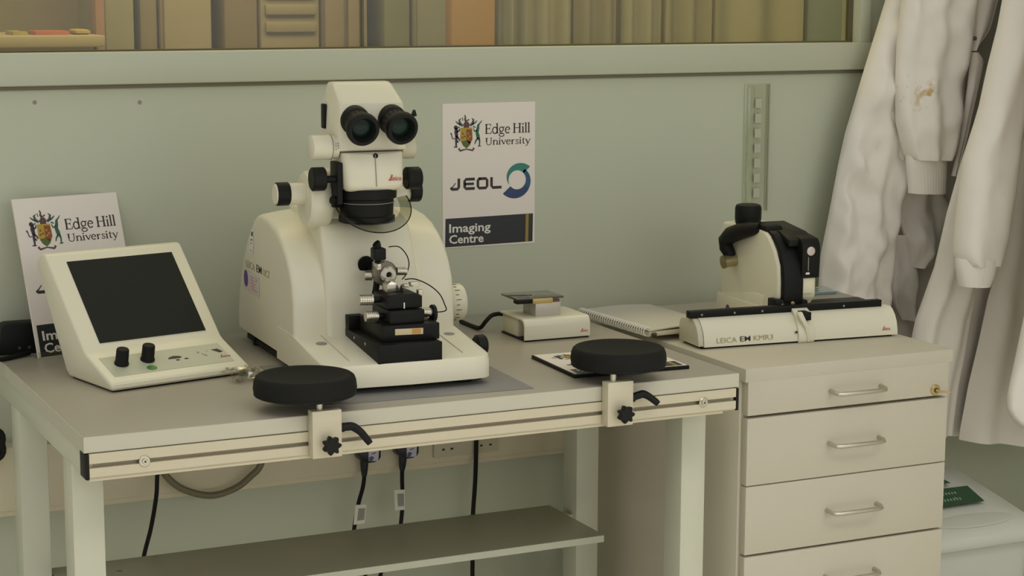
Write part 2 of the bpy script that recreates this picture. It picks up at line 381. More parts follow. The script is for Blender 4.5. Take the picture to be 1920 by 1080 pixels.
# ------------------------------------------------------------------ poster artwork
SERIF = {}
def glyph(ch):
    f = FL(); T, t = .105, .045
    def sf(x, y, h=.09): f.stroke([(x-h, y), (x+h, y)], t)
    if ch == 'E':
        f.stroke([(.1, 0), (.1, .7)], T); sf(.1, .68); sf(.1, .02); f.stroke([(.1, .68), (.42, .68)], t); f.stroke([(.41, .7), (.42, .54)], t)
        f.stroke([(.1, .37), (.34, .37)], t); f.stroke([(.34, .29), (.34, .45)], t); f.stroke([(.1, .02), (.44, .02)], t); f.stroke([(.43, 0), (.46, .17)], t); w_ = .50
    elif ch == 'H':
        for x in (.1, .5): f.stroke([(x, 0), (x, .7)], T); sf(x, .68, .11); sf(x, .02, .11)
        f.stroke([(.1, .37), (.5, .37)], t); w_ = .64
    elif ch == 'U':
        f.stroke([(.1, .7), (.1, .25)], T); f.arc((.29, .22), .19, .22, 180, 360, .06); f.stroke([(.48, .7), (.48, .22)], .06); sf(.1, .68, .11); sf(.48, .68, .09); w_ = .60
    elif ch == 'd':
        f.arc((.22, .23), .17, .23, 0, 360, .075, 20); f.stroke([(.39, .74), (.39, 0)], T*.9); f.stroke([(.29, .72), (.39, .72)], t); f.stroke([(.39, .02), (.48, .02)], t); w_ = .50
    elif ch == 'g':
        f.arc((.2, .30), .14, .16, 0, 360, .07, 18); f.arc((.21, -.11), .18, .11, 0, 360, .06, 20); f.stroke([(.12, .16), (.07, .09), (.14, .03), (.3, .02)], .06); f.stroke([(.3, .42), (.43, .46)], .06); w_ = .45
    elif ch == 'e':
        f.arc((.2, .23), .16, .22, 10, 320, .075, 20); f.stroke([(.05, .26), (.36, .26)], t); w_ = .41
    elif ch in 'il':
        h = .46 if ch == 'i' else .74
        f.stroke([(.1, 0), (.1, h)], T*.9); f.stroke([(.02, h-.02), (.1, h-.02)], t); sf(.1, .02, .085)
        if ch == 'i': f.disc((.1, .63), .06)
        w_ = .22
    elif ch == 'n':
        f.stroke([(.1, 0), (.1, .46)], T*.9); f.stroke([(.02, .44), (.1, .44)], t); f.arc((.25, .29), .14, .16, 0, 150, .07); f.stroke([(.39, .3), (.39, 0)], T*.9); sf(.1, .02, .085); sf(.39, .02, .085); w_ = .50
    elif ch in 'vy':
        f.stroke([(.06, .46), (.22, .02)], T*.85); f.stroke([(.39, .46), (.23, .02)], .05); sf(.06, .445, .07); sf(.39, .445, .06)
        if ch == 'y': f.stroke([(.23, .04), (.16, -.14), (.08, -.2), (.03, -.17)], [.05, .05, .06, .08])
        w_ = .43
    elif ch == 'r':
        f.stroke([(.1, 0), (.1, .46)], T*.9); f.stroke([(.02, .44), (.1, .44)], t); f.stroke([(.12, .3), (.2, .42), (.3, .45)], [.05, .06, .09]); sf(.1, .02, .085); w_ = .34
    elif ch == 's':
        f.stroke([(.29, .36), (.24, .44), (.13, .44), (.08, .36), (.14, .27), (.24, .2), (.29, .1), (.22, .02), (.11, .02), (.06, .12)], .065); w_ = .35
    elif ch == 't':
        f.stroke([(.13, .6), (.13, .1), (.18, .02), (.28, .04)], [.06, T*.9, .08, .05]); f.stroke([(.03, .445), (.27, .445)], t); w_ = .31
    else: w_ = .25
    return f, w_
def serif(body, x, y, width, cap):
    out = FL(); pen = 0
    for ch in body:
        g, w_ = glyph(ch); n = len(out.v); out.v += [(p[0]+pen, p[1]) for p in g.v]; out.f += [tuple(i+n for i in q) for q in g.f]; pen += w_
    sx, sy = width/pen, cap/.7
    out.v = [(p[0]*sx+x, p[1]*sy+y) for p in out.v]; return out
M_CG = mat('crest_green', (40, 92, 62), .5); M_CD = mat('crest_dark', (52, 42, 56), .5); M_CR = mat('crest_red', (136, 70, 36), .5)
M_CY = mat('crest_gold', (176, 148, 50), .5); M_CB = mat('crest_brown', (88, 62, 54), .5); M_CO = mat('crest_olive', (84, 100, 42), .5); M_CM = mat('crest_mantle', (66, 84, 76), .5)
TEAL = mat('teal_print', (46, 124, 110), .4); BLUE = mat('blue_print', (38, 62, 104), .4)
def artwork(root, o, U, V, k=.001):                      # coordinates in mm from the lower left corner of an A4 sheet
    Y = lambda t: 297-t
    def put(f, name, m, par=root, off=.0004): return f.place(name, m, par, o, U, V, k, off)
    cr = put(FL().poly([(40, Y(50)), (66, Y(50)), (67, Y(74)), (61, Y(86)), (53, Y(93)), (45, Y(86)), (39, Y(74))]), 'crest', M_CY)
    put(FL().poly([(53, Y(53)), (65, Y(54)), (66, Y(74)), (60, Y(84)), (53, Y(76))]), 'crest_quarter', M_CR, cr, .0006)
    put(FL().poly([(41, Y(78)), (53, Y(76)), (63, Y(80)), (60, Y(87)), (53, Y(92.5)), (46, Y(87))]), 'crest_base', M_CO, cr, .0006)
    f = FL()
    for (x, y) in ((45, 62), (49, 68), (44, 70)): f.disc((x, Y(y)), 2.0)
    put(f, 'crest_charge', M_CR, cr, .0007)
    f = FL()
    for (x, y) in ((57, 62), (61, 68), (57, 72)): f.disc((x, Y(y)), 2.0)
    put(f, 'crest_charge', M_CY, cr, .0007)
    put(FL().poly([(47, Y(50)), (46, Y(43)), (50, Y(38)), (57, Y(38)), (60, Y(43)), (59, Y(50))]), 'crest_helmet', M_CB, cr, .0005)
    f = FL().stroke([(53, Y(38)), (50, Y(33)), (51, Y(28)), (49, Y(24))], [6, 4, 3, 2]); f.stroke([(55, Y(36)), (59, Y(33))], 2.5); f.stroke([(45, Y(36)), (44, Y(29))], 1.6)
    put(f, 'crest_bird', M_CB, cr, .0005)
    f = FL()
    for sgn in (-1, 1):
        x = lambda d: 53+sgn*d
        f.stroke([(x(8), Y(46)), (x(14), Y(42)), (x(16), Y(34)), (x(12), Y(31))], [5, 6, 4, 1.5]); f.stroke([(x(13), Y(44)), (x(20), Y(40)), (x(24), Y(36))], [3, 3, 1.5]); f.stroke([(x(15), Y(48)), (x(21), Y(50))], [3, 2])
    put(f, 'crest_mantling', M_CM, cr, .0004)
    f = FL().stroke([(31, Y(50)), (30, Y(58)), (31, Y(67)), (30, Y(76)), (30, Y(88))], [6, 8, 6.5, 4.5, 3.2]); f.disc((29, Y(49)), 4.2); f.stroke([(31, Y(58)), (37, Y(56)), (38, Y(51))], [4, 3, 2])
    f.stroke([(30, Y(66)), (36, Y(72)), (38, Y(77))], [4, 3, 2.5]); f.stroke([(27, Y(72)), (22, Y(72)), (20, Y(64)), (18, Y(60))], [2, 2, 2, 3.4]); f.stroke([(25, Y(89)), (33, Y(89))], 2.2); f.stroke([(32, Y(76)), (35, Y(80))], 3)
    put(f, 'crest_lion', M_CD, cr, .0005)
    f = FL().stroke([(80, Y(44)), (79, Y(52)), (77, Y(60)), (79, Y(68)), (80, Y(74))], [4, 6, 6.5, 8, 6]); f.stroke([(77, Y(56)), (71, Y(58)), (69, Y(52))], [4, 3, 2]); f.stroke([(79, Y(72)), (74, Y(78)), (72, Y(84))], [4, 3, 2])
    f.stroke([(81, Y(72)), (83, Y(80)), (82, Y(88))], [5, 3, 2.6]); f.stroke([(80, Y(45)), (85, Y(40)), (88, Y(36))], [3, 2.2, 1]); f.stroke([(79, Y(89)), (86, Y(88))], 2)
    put(f, 'crest_stag', M_CG, cr, .0005)
    f = FL().stroke([(36, Y(92)), (39, Y(97)), (53, Y(94)), (67, Y(97)), (70, Y(92))], [5, 4, 2.2, 4, 5]); put(f, 'crest_scroll', M_CB, cr, .0004)
    put(serif('Edge', 95, Y(64), 58, 20), 'lettering', INK); put(serif('Hill', 159, Y(64), 40, 20), 'lettering', INK)
    put(serif('University', 96, Y(87), 103, 14.5), 'lettering', INK)
    # four block letters and the swirl
    y0, y1 = Y(178), Y(154); f = FL(); w_ = 5.8
    f.stroke([(36, y1), (36, y0+6), (33, y0+2.3), (21, y0+2.3), (17, y0+4.5)], [w_, w_, w_, w_, 3.2]); f.stroke([(29, y1-9), (23, y0+8), (17.5, y0+4)], [1.5, 2.2, 3])
    f.stroke([(72, y1-2.3), (52, y1-2.3), (49, y1-6), (49, y0+6), (52, y0+2.3), (72, y0+2.3)], w_); f.stroke([(49, (y0+y1)/2), (70, (y0+y1)/2)], w_*.9)
    f.stroke([(82, y1-2.3), (97, y1-2.3), (100, y1-6), (100, y0+6), (97, y0+2.3), (82, y0+2.3), (79, y0+6), (79, y1-6), (82, y1-2.3), (85, y1-2.3)], w_)
    f.stroke([(110, y1), (110, y0+6), (113, y0+2.3), (133, y0+2.3)], w_); put(f, 'logo_letters', INK)
    def crescent(a0, a1, r_in, r0, r1, cx, cy):
        n = 24; A = [(cx+(r0+(r1-r0)*i/n)*math.cos(math.radians(a0+(a1-a0)*i/n)), cy+(r0+(r1-r0)*i/n)*math.sin(math.radians(a0+(a1-a0)*i/n))) for i in range(n+1)]
        B = [(cx+r_in*math.cos(math.radians(a0+(a1-a0)*i/n)), cy+r_in*math.sin(math.radians(a0+(a1-a0)*i/n))) for i in range(n+1)]
        f = FL(); f.v = A+B; f.f = [(i, i+1, n+2+i, n+1+i) for i in range(n)]; return f
    cx, cy = 169, Y(162)
    sw = put(crescent(205, 42, 20, 20.5, 40, cx, cy), 'logo_swirl', TEAL)
    put(crescent(52, -35, 20, 28, 33, cx, cy), 'swirl_band', mat('teal_blue', (34, 84, 112), .4), sw); put(crescent(-35, -140, 20, 33, 43, cx, cy), 'swirl_tail', BLUE, sw)
    bd = put(FL().poly([(5, 2), (205, 4), (206, 63), (6, 61)]), 'footer_band', NAVY)
    put(FL().poly([(188, 4), (195, 4), (196, 62), (189, 62)]), 'footer_stripe', GOLD, bd, .0006)
    put(FL().poly([(198, 4), (199.4, 4), (200.4, 62), (199, 62)]), 'footer_stripe', mat('dark_olive', (60, 66, 46), .5), bd, .0006)
    put(text('Imaging', 17.5, 94, .018, 14, 32), 'lettering', WHITE, bd, .0006); put(text('Centre', 17.5, 78, .018, 14, 9), 'lettering', WHITE, bd, .0006)

# poster stuck on the wall
P0 = pY(831.6, 465.7, D)
po = thing('wall_poster', 'white university poster with a dark footer taped flat to the wall', 'poster', (P0.x-.002, D, P0.z), 0)
MB().box(0, .21, -.0012, 0, 0, .297).build('sheet', PAPER, po)
artwork(po, (0, -.0012, 0), (1, 0, 0), (0, 0, 1))
# the same poster in a stand leaning on the wall behind the control screen
sg = thing('leaning_sign', 'white university sign propped upright behind the control screen', 'sign', (.0650, .634, TZ), math.radians(13))
le = math.radians(18); Vv = Vector((0, math.sin(le), math.cos(le)))
poly = [(0, 0), (.297*math.sin(le), .297*math.cos(le)), (.297*math.sin(le)+.004, .297*math.cos(le)-.001), (.005, 0)]
MB().prism(poly, 'yz', 0, .21).build('sheet', PAPER, sg)
artwork(sg, (0, 0, 0), (1, 0, 0), Vv)
MB().prism([(-.0022, .0), (-.0022+.012*math.sin(le), .012*math.cos(le)), (.012*math.sin(le)-.0006, .012*math.cos(le)), (-.0006, 0)], 'yz', .0, .21).build('holder_lip', GLASSY, sg)
MB().box(-.001, .212, -.004, .02, 0, .0025).build('holder_foot', GLASSY, sg)
# the same sign lying flat on the bench
fs = thing('flat_sign', 'university sign on a black backing board lying flat on the bench', 'sign', (.8700, .0745, TZ), math.radians(-3))
MB().box(0, .225, 0, .190, 0, .0065, .001).build('backing_board', BLACK, fs)
MB().box(.003, .222, .003, .187, .0065, .0071).build('sheet', PAPER, fs)
holder = bpy.data.objects.new('print', None); C.objects.link(holder); holder.parent = fs; holder.location = (.004, .003, .0071); holder.scale = (1.03, .62, 1)
artwork(holder, (0, 0, 0), (1, 0, 0), (0, 1, 0))
for ch in list(holder.children):                          # keep two levels: bake the squash and hang the print on the sign
    for c2 in [ch]+list(ch.children):
        for v in c2.data.vertices: v.co = Vector((v.co.x*1.03+.004, v.co.y*.62+.003, v.co.z+.0071))
    ch.parent = fs
bpy.data.objects.remove(holder)

# ------------------------------------------------------------------ control screen
ct = thing('touch_control_unit', 'off-white wedge-shaped control console with a large dark screen', 'control unit', (.113, .2855, TZ), math.radians(13))
CWD = .266
prof = [(.004, .003), (.160, .003), (.172, .012), (.275, .182), (.272, .196), (.252, .207), (.240, .205), (.100, .056), (.090, .050), (.003, .016), (0, .012), (0, .006)]
MB().prism(prof, 'yz', 0, CWD, .0045, 3).build('housing', PLAST, ct, 50)
MB().box(.006, CWD-.006, .006, .158, 0, .0036, .001).build('base_plate', BLACK, ct)
sd = Vector((0, .140, .149)).normalized(); sn = Vector((0, -sd.z, sd.y))         # screen slope
so = Vector((0, .100, .056))
def onscreen(u_, s_): return so+Vector((u_, 0, 0))+sd*s_
quad = [onscreen(.034, .012), onscreen(.240, .012), onscreen(.240, .186), onscreen(.034, .186)]
MB().loft([[p+sn*.0000 for p in quad], [p+sn*.0012 for p in quad]]).build('screen', SCREEN, ct)
kd = Vector((0, .087, .034)).normalized(); kn_ = Vector((0, -kd.z, kd.y)); ko = Vector((0, .003, .016))
def onkey(u_, s_, h=0): return ko+Vector((u_, 0, 0))+kd*s_+kn_*h
q = [onkey(.016, .018), onkey(.246, .018), onkey(.246, .080), onkey(.016, .080)]
kp = MB().loft([q, [p+kn_*.0007 for p in q]]).build('keypad', PANEL, ct)
for u_ in (.046, .096):
    kb = MB().lathe([(.0125, 0), (.0125, .003), (.0112, .005), (.0108, .026), (.0098, .028)], onkey(u_, .054 if u_ < .06 else .056, .0005), (0, -.25, 1), 28).build('dial', BLACK, ct)
FL().disc((0, 0), .0095, .0075).place('green_key', GREEN, kp, onkey(.0915, .030, .0008), (1, 0, 0), kd)
f = FL().poly([(-14, -3), (-10, 2), (0, 5), (9, 3), (14, -1), (9, -4), (0, -4)]); f.disc((2, -9), 4, 2); f.disc((19, -8), 4, 2)
f.place('arrow_keys', INK, kp, onkey(.146, .052, .0008), (1, 0, 0), kd, .001)
f = FL().poly([(-9, 6), (4, 7), (10, -4), (2, -6), (-3, 0)]); f.place('dark_key', INK, kp, onkey(.231, .055, .0008), (1, 0, 0), kd, .001)
f = FL().disc((0, 6), 2, 2.5); f.stroke([(4, 1), (9, -5)], 1.6); f.disc((10, -6), 2); f.disc((18, 7), 1.3); f.place('key_symbols', GREY, kp, onkey(.195, .052, .0008), (1, 0, 0), kd, .001)
leica().place('logo_print', RED, kp, onkey(.2255, .033, .0009), (1, 0, 0), kd, .0008)
# crumpled clear wrap between console and armrest
f = MB(); p0 = pZ(458, 712, TZ)
for i in range(46):
    c = Vector((p0.x+random.uniform(-.024, .026), p0.y+random.uniform(-.03, .035), TZ+random.uniform(.002, .016)))
    vs = [c+Vector((random.uniform(-.013, .013), random.uniform(-.013, .013), random.uniform(-.002, .008))) for _ in range(4)]
    vs = [Vector((v.x, v.y, max(v.z, TZ))) for v in vs]; f.add(vs, [(0, 1, 2), (0, 2, 3)])
tag(f.build('plastic_wrap', WRAP, None, 10), 'small crumpled piece of clear plastic wrap beside the control console', 'plastic wrap')

# ------------------------------------------------------------------ ultramicrotome
um = thing('ultramicrotome', 'large off-white ultramicrotome with binocular head and black knife stage', 'microscope', (.7205, .0831, TZ+.0014), math.radians(-3))
# base plate
bpz = [(.0, .012), (.0, .040), (.006, .049), (.012, .0505), (.19, .068), (.21, .070), (.30, .070), (.30, .012)]
def ring_base(u_, ins): return [(u_, v+(ins if v < .1 else 0), z) for v, z in bpz]
rings = []
for u_, ins in ((-.2975, .034), (-.2965, .024), (-.292, .014), (-.283, .006), (-.265, .001), (-.15, -.004), (-.035, .0), (-.014, .004), (-.005, .011), (-.001, .02), (.001, .03)):
    rings.append(ring_base(u_, ins))
base = MB().loft(rings).build('base', PLAST, um, 40)
for (u_, v_) in ((-.27, .06), (-.04, .05), (-.27, .50), (-.04, .50)): MB().lathe([(.018, 0), (.018, .014)], (u_, v_, .0), (0, 0, 1), 20).build('foot', BLACK, base)
MB().box(-.285, -.012, .03, .555, .004, .013).build('underside', BLACK, base)
# stage channel lines and screw caps in the base top
for u_ in (-.248, -.045):
    MB().prism([(.03, .0525), (.19, .0684), (.19, .0692), (.03, .0533)], 'yz', u_-.0007, u_+.0007).build('groove', PLAST2, base)
for (u_, v_) in ((-.262, .142), (-.026, .147)):
    MB().lathe([(.0095, 0), (.0095, .0008), (.008, .0012)], (u_, v_, .0634), (0, -.09, 1), 24).build('screw_cap', GREY, base)
leica().place('logo_print', RED, base, (-.043, .0052, .021), (1, .06, 0), (0, 0, 1), .00115, .0012)
# outer shell: side profile lofted across the width
sh = [(.193, .024), (.190, .082), (.192, .125), (.199, .160), (.214, .186), (.236, .210), (.266, .230), (.302, .246), (.345, .256), (.395, .260), (.425, .255), (.450, .243), (.488, .212), (.520, .178), (.546, .140), (.566, .095), (.577, .055), (.575, .024)]
cvz = (.385, .024)
def shell_ring(u_, k, dz=0): return [(u_, cvz[0]+(v-cvz[0])*k, cvz[1]+(z-cvz[1])*(k+dz)) for v, z in sh]
rings = [shell_ring(u_, k, dz) for u_, k, dz in ((-.2965, .90, 0), (-.2966, .945, 0), (-.2965, .972, .0), (-.2948, .988, .0), (-.291, .997, .0), (-.286, 1.0, .006), (-.262, 1.0, .022), (-.235, 1.0, .035), (-.150, 1.0, .04), (-.065, 1.0, .03), (-.04, 1.0, .012), (-.014, 1.0, .002), (-.006, .996, 0), (-.001, .985, 0), (.001, .965, 0), (.001, .945, 0), (-.001, .90, 0))]
shell = MB().loft(rings).build('shell', PLAST, um, 55)
# neck block carrying the head
nk = [(.182, .066), (.184, .110), (.189, .160), (.198, .210), (.208, .245), (.215, .258), (.228, .266), (.30, .280), (.40, .275), (.42, .10), (.42, .066)]
def neck_ring(u_, ins): return [(u_, v+(ins if v < .24 else 0), z-(ins*.4 if z > .25 else 0)) for v, z in nk]
rings = []
for u_, ins in ((-.241, .012), (-.2405, .005), (-.2375, .001), (-.231, 0), (-.16, .003), (-.090, 0), (-.0825, .001), (-.0785, .005), (-.077, .012)):
    r_ = neck_ring(u_, ins); rings.append([(u_ + (.020*(1-min(1, (z-.066)/.2))*(1 if u_ > -.15 else .1)), v, z) for (_, v, z) in r_])
neck = MB().loft(rings).build('neck', PLAST, um, 50)
hv = .1945
MB().lathe([(.0150, -.004), (.0150, .0012), (.0130, .0012)], (-.163, hv, .188), (0, -1, -.14), 28).build('arm_opening', BLACK2, neck)
# handwheel and side knob
hw_ = MB().lathe([(.030, 0), (.033, .004), (.034, .02), (.034, .026), (.031, .030), (.024, .031)], (.032, .315, .090), (1, 0, 0), 40).build('handwheel', PLAST, um, 40)
MB().cyl((-.002, .315, .090), (.034, .315, .090), .025, n=28).build('axle', PLAST2, hw_)
for k in range(22):
    a = 2*PI*k/22; c_ = (math.cos(a), math.sin(a)); L = .010 if k % 2 == 0 else .006
    MB().prism([(.315+c_[0]*.0342-c_[1]*.0005, .090+c_[1]*.0342+c_[0]*.0005), (.315+c_[0]*.0342+c_[1]*.0005, .090+c_[1]*.0342-c_[0]*.0005), (.315+c_[0]*.0335+c_[1]*.0005, .090+c_[1]*.0335-c_[0]*.0005), (.315+c_[0]*.0335-c_[1]*.0005, .090+c_[1]*.0335+c_[0]*.0005)], 'yz', .040, .040+L).build('graduation', INK, hw_)
sk = MB().lathe([(.015, 0), (.0185, .003), (.019, .016), (.016, .020)], (.006, .105, .048), (1, 0, 0), 28).build('side_knob', BLACK, um)
# print on the left side
Ul, Vl = Vector((0, -1, 0)), Vector((0, 0, 1))
def on_side(v, z): return (-.2967, v, z)
f = text('LEICA', .0135, .066, .0); f.place('model_lettering', BEIGEPRT, shell, on_side(.512, .1480), Ul, Vl)
f = text('EM', .014, .036, .004); f.place('model_lettering', INK, shell, on_side(.434, .1490), Ul, Vl)
f = text('UC7', .0135, .044, .0); f.place('model_lettering', BEIGEPRT, shell, on_side(.388, .1485), Ul, Vl)
lb = FL().poly([(0, 0), (56, -1), (56, 18), (0, 20)]).place('service_sticker', mat('sticker_lilac', (214, 202, 194), .5), shell, on_side(.528, .104), Ul, Vl, .002)
FL().disc((9, 11), 7.5, 8.0).place('sticker_oval', PURPLE, lb, on_side(.528, .104), Ul, Vl, .002, .0006)
f = FL()
for k, (a, b) in enumerate(((24, 38), (24, 40), (24, 44), (26, 40), (30, 50))): f.stroke([(a, 15-2.8*k), (b, 14.8-2.8*k)], 1.1)
f.disc((46, 14), 2); f.place('sticker_text', PINK, lb, on_side(.528, .104), Ul, Vl, .002, .0006)
lb = FL().poly([(0, 0), (32, 0), (38, 46), (22, 47)]).place('barcode_label', PAPER, shell, on_side(.488, .178), Ul, Vl, .001)
f = FL().poly([(22, 34), (32, 34), (34, 42), (24, 42)]); f.stroke([(18, 26), (28, 27)], 2.5); f.stroke([(17, 20), (22, 19)], 2.2); f.stroke([(14, 6), (18, 5)], 3); f.place('barcode_print', INK, lb, on_side(.488, .178), Ul, Vl, .001, .0006)
# knife stage
sb = MB().box(-.206, -.092, .004, .205, .046, .080, .0015).build('stage_base', BLACK2, um)
for v_ in (.07, .13): MB().lathe([(.0028, 0), (.0028, .0012)], (-.206, v_, .072), (-1, 0, 0), 12).build('screw', CHROME, sb)
MB().box(-.2055, -.178, .165, .205, .08, .104, .001).build('stage_stop', BLACK2, sb)
lo = MB().box(-.190, -.088, .028, .15, .080, .108, .0015).build('stage_slide', BLACK2, um)
FL().poly([(0, 0), (50, -1), (50, 9.5), (0, 10.5)]).place('scale_plate', mat('scale_plate', (196, 182, 146), .35, .3), lo, (-.168, .0275, .0915), (1, 0, 0), (0, 0, 1), .001)
FL().poly([(30, .4), (46, 0), (46, 8.6), (30, 9)]).place('scale_mark', mat('orange_print', (196, 140, 66), .5), lo, (-.168, .0275, .0915), (1, 0, 0), (0, 0, 1), .001, .0006)
md = MB().box(-.174, -.112, .036, .13, .108, .131, .0015).build('stage_block', BLACK2, um)
upb = MB().prism([(-.176, .133), (-.176, .153), (-.165, .156), (-.125, .158), (-.113, .153), (-.113, .133)], 'xz', .045, .115, .001).build('knife_holder', BLACK2, um)
MB().box(-.1465, -.1445, .044, .0455, .133, .143).build('index_mark', WHITE, upb)
def knob(p0, p1, r, nm, par, m=CHROME):
    return MB().cyl(p0, p1, r, n=20).build(nm, m, par)
def ribbed(p0, p1, r, nm, par, m=CHROME):
    p0 = Vector(p0); p1 = Vector(p1); L = (p1-p0).length; pr = []
    for k in range(6): pr += [(r, L*(k+.05)/6), (r, L*(k+.7)/6), (r*.88, L*(k+.75)/6), (r*.88, L*(k+1)/6)]
    return MB().lathe(pr, p0, p1-p0, 22).build(nm, m, par, 20)
ribbed((-.214, .080, .146), (-.190, .080, .145), .0092, 'adjusting_screw', upb); knob((-.192, .08, .145), (-.174, .08, .145), .0055, 'screw_shaft', upb, BLACK2)
ribbed((-.206, .070, .119), (-.184, .070, .118), .0088, 'adjusting_screw', md); knob((-.186, .07, .118), (-.172, .07, .118), .0055, 'screw_shaft', md, BLACK2)
ribbed((-.106, .070, .120), (-.088, .070, .119), .0082, 'adjusting_screw', md); knob((-.115, .07, .120), (-.100, .07, .120), .005, 'screw_shaft', md, BLACK2)
MB().lathe([(.014, 0), (.015, .001), (.015, .006), (.014, .007)], (-.088, .070, .117), (1, 0, 0), 26).build('end_disc', BLACK2, md)
# small clamp pieces on the knife holder
k2 = MB().prism([(-.166, .156), (-.166, .170), (-.158, .176), (-.146, .172), (-.142, .158)], 'xz', .075, .100, .001).build('knife_clamp', CHROME, upb)
MB().prism([(-.146, .158), (-.139, .158), (-.1425, .170)], 'xz', .066, .07).build('knife_edge', BLACK2, upb)
for (a, b, z0, z1) in ((-.134, -.124, .163, .168), (-.122, -.104, .164, .171), (-.108, -.098, .150, .157)): MB().box(a, b, .078, .090, z0, z1, .0008).build('clamp_screw', STEEL, upb)
# specimen arm with ring holder
sa = MB().cyl((-.152, .21, .183), (-.151, .145, .181), .0095, n=22).build('specimen_arm', BLACK2, um)
MB().tube([(-.166+.005*math.sin(t), .138-.006*math.cos(t), .188+.046*math.cos(t)) for t in [PI*k/14*1.0 for k in range(15)]], [.0075]*5+[.006]*10, 8).build('arc_segment', BLACK2, sa)
MB().box(-.172, -.150, .122, .146, .205, .226, .003).build('segment_clamp', BLACK2, sa)
MB().lathe([(.021, 0), (.022, .003), (.022, .012), (.019, .014)], (-.150, .142, .181), (0, -1, 0), 30).build('holder_ring', mat('dark_steel', (120, 115, 102), .35, .6), sa, 30)
hd = MB().lathe([(.015, 0), (.0145, .008), (.012, .011), (.0055, .011), (.0055, .007), (.0005, .007)], (-.147, .128, .180), (0, -1, 0), 26).build('specimen_chuck', CHROME, sa, 30)
MB().lathe([(.005, 0), (.005, .0003)], (-.147, .1212, .180), (0, -1, 0), 16).build('chuck_hole', BLACK2, hd)
ribbed((-.130, .128, .184), (-.112, .128, .183), .0072, 'clamp_knob', sa); ribbed((-.180, .150, .176), (-.168, .146, .176), .009, 'clamp_knob', sa, STEEL)
MB().box(-.168, -.160, .118, .150, .188, .200, .002).build('segment_bracket', CHROME, sa)
# two thin black leads
MB().tube(smooth([(-.142, .135, .226), (-.125, .13, .226), (-.112, .128, .212), (-.108, .126, .196), (-.113, .124, .180), (-.122, .122, .170)]), .0010, 6).build('lead', BLACK2, um)
MB().tube(smooth([(-.118, .12, .170), (-.100, .118, .170), (-.078, .11, .160), (-.062, .10, .145), (-.056, .09, .128), (-.058, .08, .118), (-.085, .072, .118)]), .0011, 6).build('lead', BLACK2, um)
# head: bracket, focus block, binocular tube
HU = -.1615
brk = MB().prism([(.232, .262), (.222, .290), (.222, .330), (.23, .352), (.25, .356), (.285, .340), (.30, .30), (.295, .275), (.27, .262)], 'yz', HU-.060, HU+.055, .008, 3).build('head_bracket', PLAST, um, 40)
MB().lathe([(.046, 0), (.050, .006), (.050, .034), (.046, .040)], (HU-.100, .238, .302), (1, 0, 0), 40).build('pivot_housing', PLAST, brk, 40)
MB().lathe([(.018, 0), (.0195, .003), (.0195, .028)], (HU-.128, .240, .312), (1, 0, 0), 28).build('pivot_hub', PLAST, brk)
kk = MB().lathe([(.0195, 0), (.0205, .002), (.0205, .021), (.019, .023)], (HU-.150, .240, .313), (1, 0, 0), 32).build('focus_knob', BLACK, um)
MB().lathe([(.0165, 0), (.0185, .002)], (HU-.1522, .240, .313), (1, 0, 0), 28).build('knob_cap', PLAST, kk)
MB().lathe([(.012, 0), (.012, .04)], (HU+.055, .240, .305), (1, 0, 0), 24).build('pivot_hub', PLAST, brk)
MB().lathe([(.0195, 0), (.0205, .002), (.0205, .018), (.019, .020)], (HU+.094, .240, .310), (1, 0, 0), 32).build('focus_knob', BLACK, um)
# lower focus axle with black knobs
ax_ = MB().cyl((HU-.085, .170, .343), (HU+.06, .170, .343), .0062, n=18).build('focus_axle', BLACK, um)
MB().lathe([(.018, 0), (.0205, .002), (.0205, .022), (.0185, .024)], (HU-.107, .170, .344), (1, 0, 0), 32).build('focus_knob', BLACK, um)
MB().lathe([(.0175, 0), (.0195, .002), (.0195, .024), (.0175, .027)], (HU+.063, .170, .340), (1, 0, 0), 32).build('focus_knob', BLACK, um)
MB().box(HU-.064, HU-.054, .158, .20, .300, .372, .002).build('rack_plate', BLACK, ax_)
MB().box(HU-.05, HU+.05, .20, .25, .285, .40, .006).build('focus_column', PLAST, um)
# tapered body below the eyepieces
rings = []
for z, wl, vf in ((.388, .0535, .150), (.386, .0545, .148), (.336, .0525, .141), (.327, .0515, .143), (.322, .047, .151)):
    vb = .235; rings.append([(HU-wl, vf+.012, z), (HU-wl+.004, vf+.003, z), (HU-wl+.012, vf, z), (HU, vf-.002, z-.002), (HU+wl-.012, vf, z), (HU+wl-.004, vf+.003, z), (HU+wl, vf+.012, z), (HU+wl, vb, z), (HU-wl, vb, z)])
mb_ = MB().loft(rings).build('microscope_body', PLAST, um, 50)
MB().prism([(.1448, .385), (.1372, .331), (.1415, .331), (.1495, .385)], 'yz', HU-.0006, HU+.0006).build('seam', GREY, mb_)
MB().lathe([(.0045, 0), (.0045, .002)], (HU+.001, .1470, .3830), (0, -1, 0), 14).build('lock_screw', BLACK, mb_)
leica().place('logo_print', RED, mb_, (HU+.021, .1405, .340), (1, 0, 0), (0, .14, 1), .00092, .0012)
zk = MB().lathe([(.019, 0), (.0215, .002), (.0215, .034), (.0195, .036), (.0195, .047)], (HU-.105, .180, .397), (1, 0, 0), 36).build('zoom_knob', PLAST, um, 40)
MB().torus((HU-.070, .180, .397), (1, 0, 0), .0214, .0007, 36, 6).build('knob_ring', GREY, zk)
f = FL()
for (a, b) in ((0, 0), (0, 4), (0, -5), (4, 5), (4, -3), (4, 1)): f.stroke([(a, b), (a+2, b)], 1.2)
f.place('knob_marks', INK, zk, (HU-.066, .1602, .400), (1, 0, 0), (0, 0, 1), .001, .0006)
MB().lathe([(.0185, 0), (.0195, .002), (.0195, .024), (.0175, .026)], (HU+.058, .185, .392), (1, 0, 0), 36).build('zoom_knob', PLAST2, um)
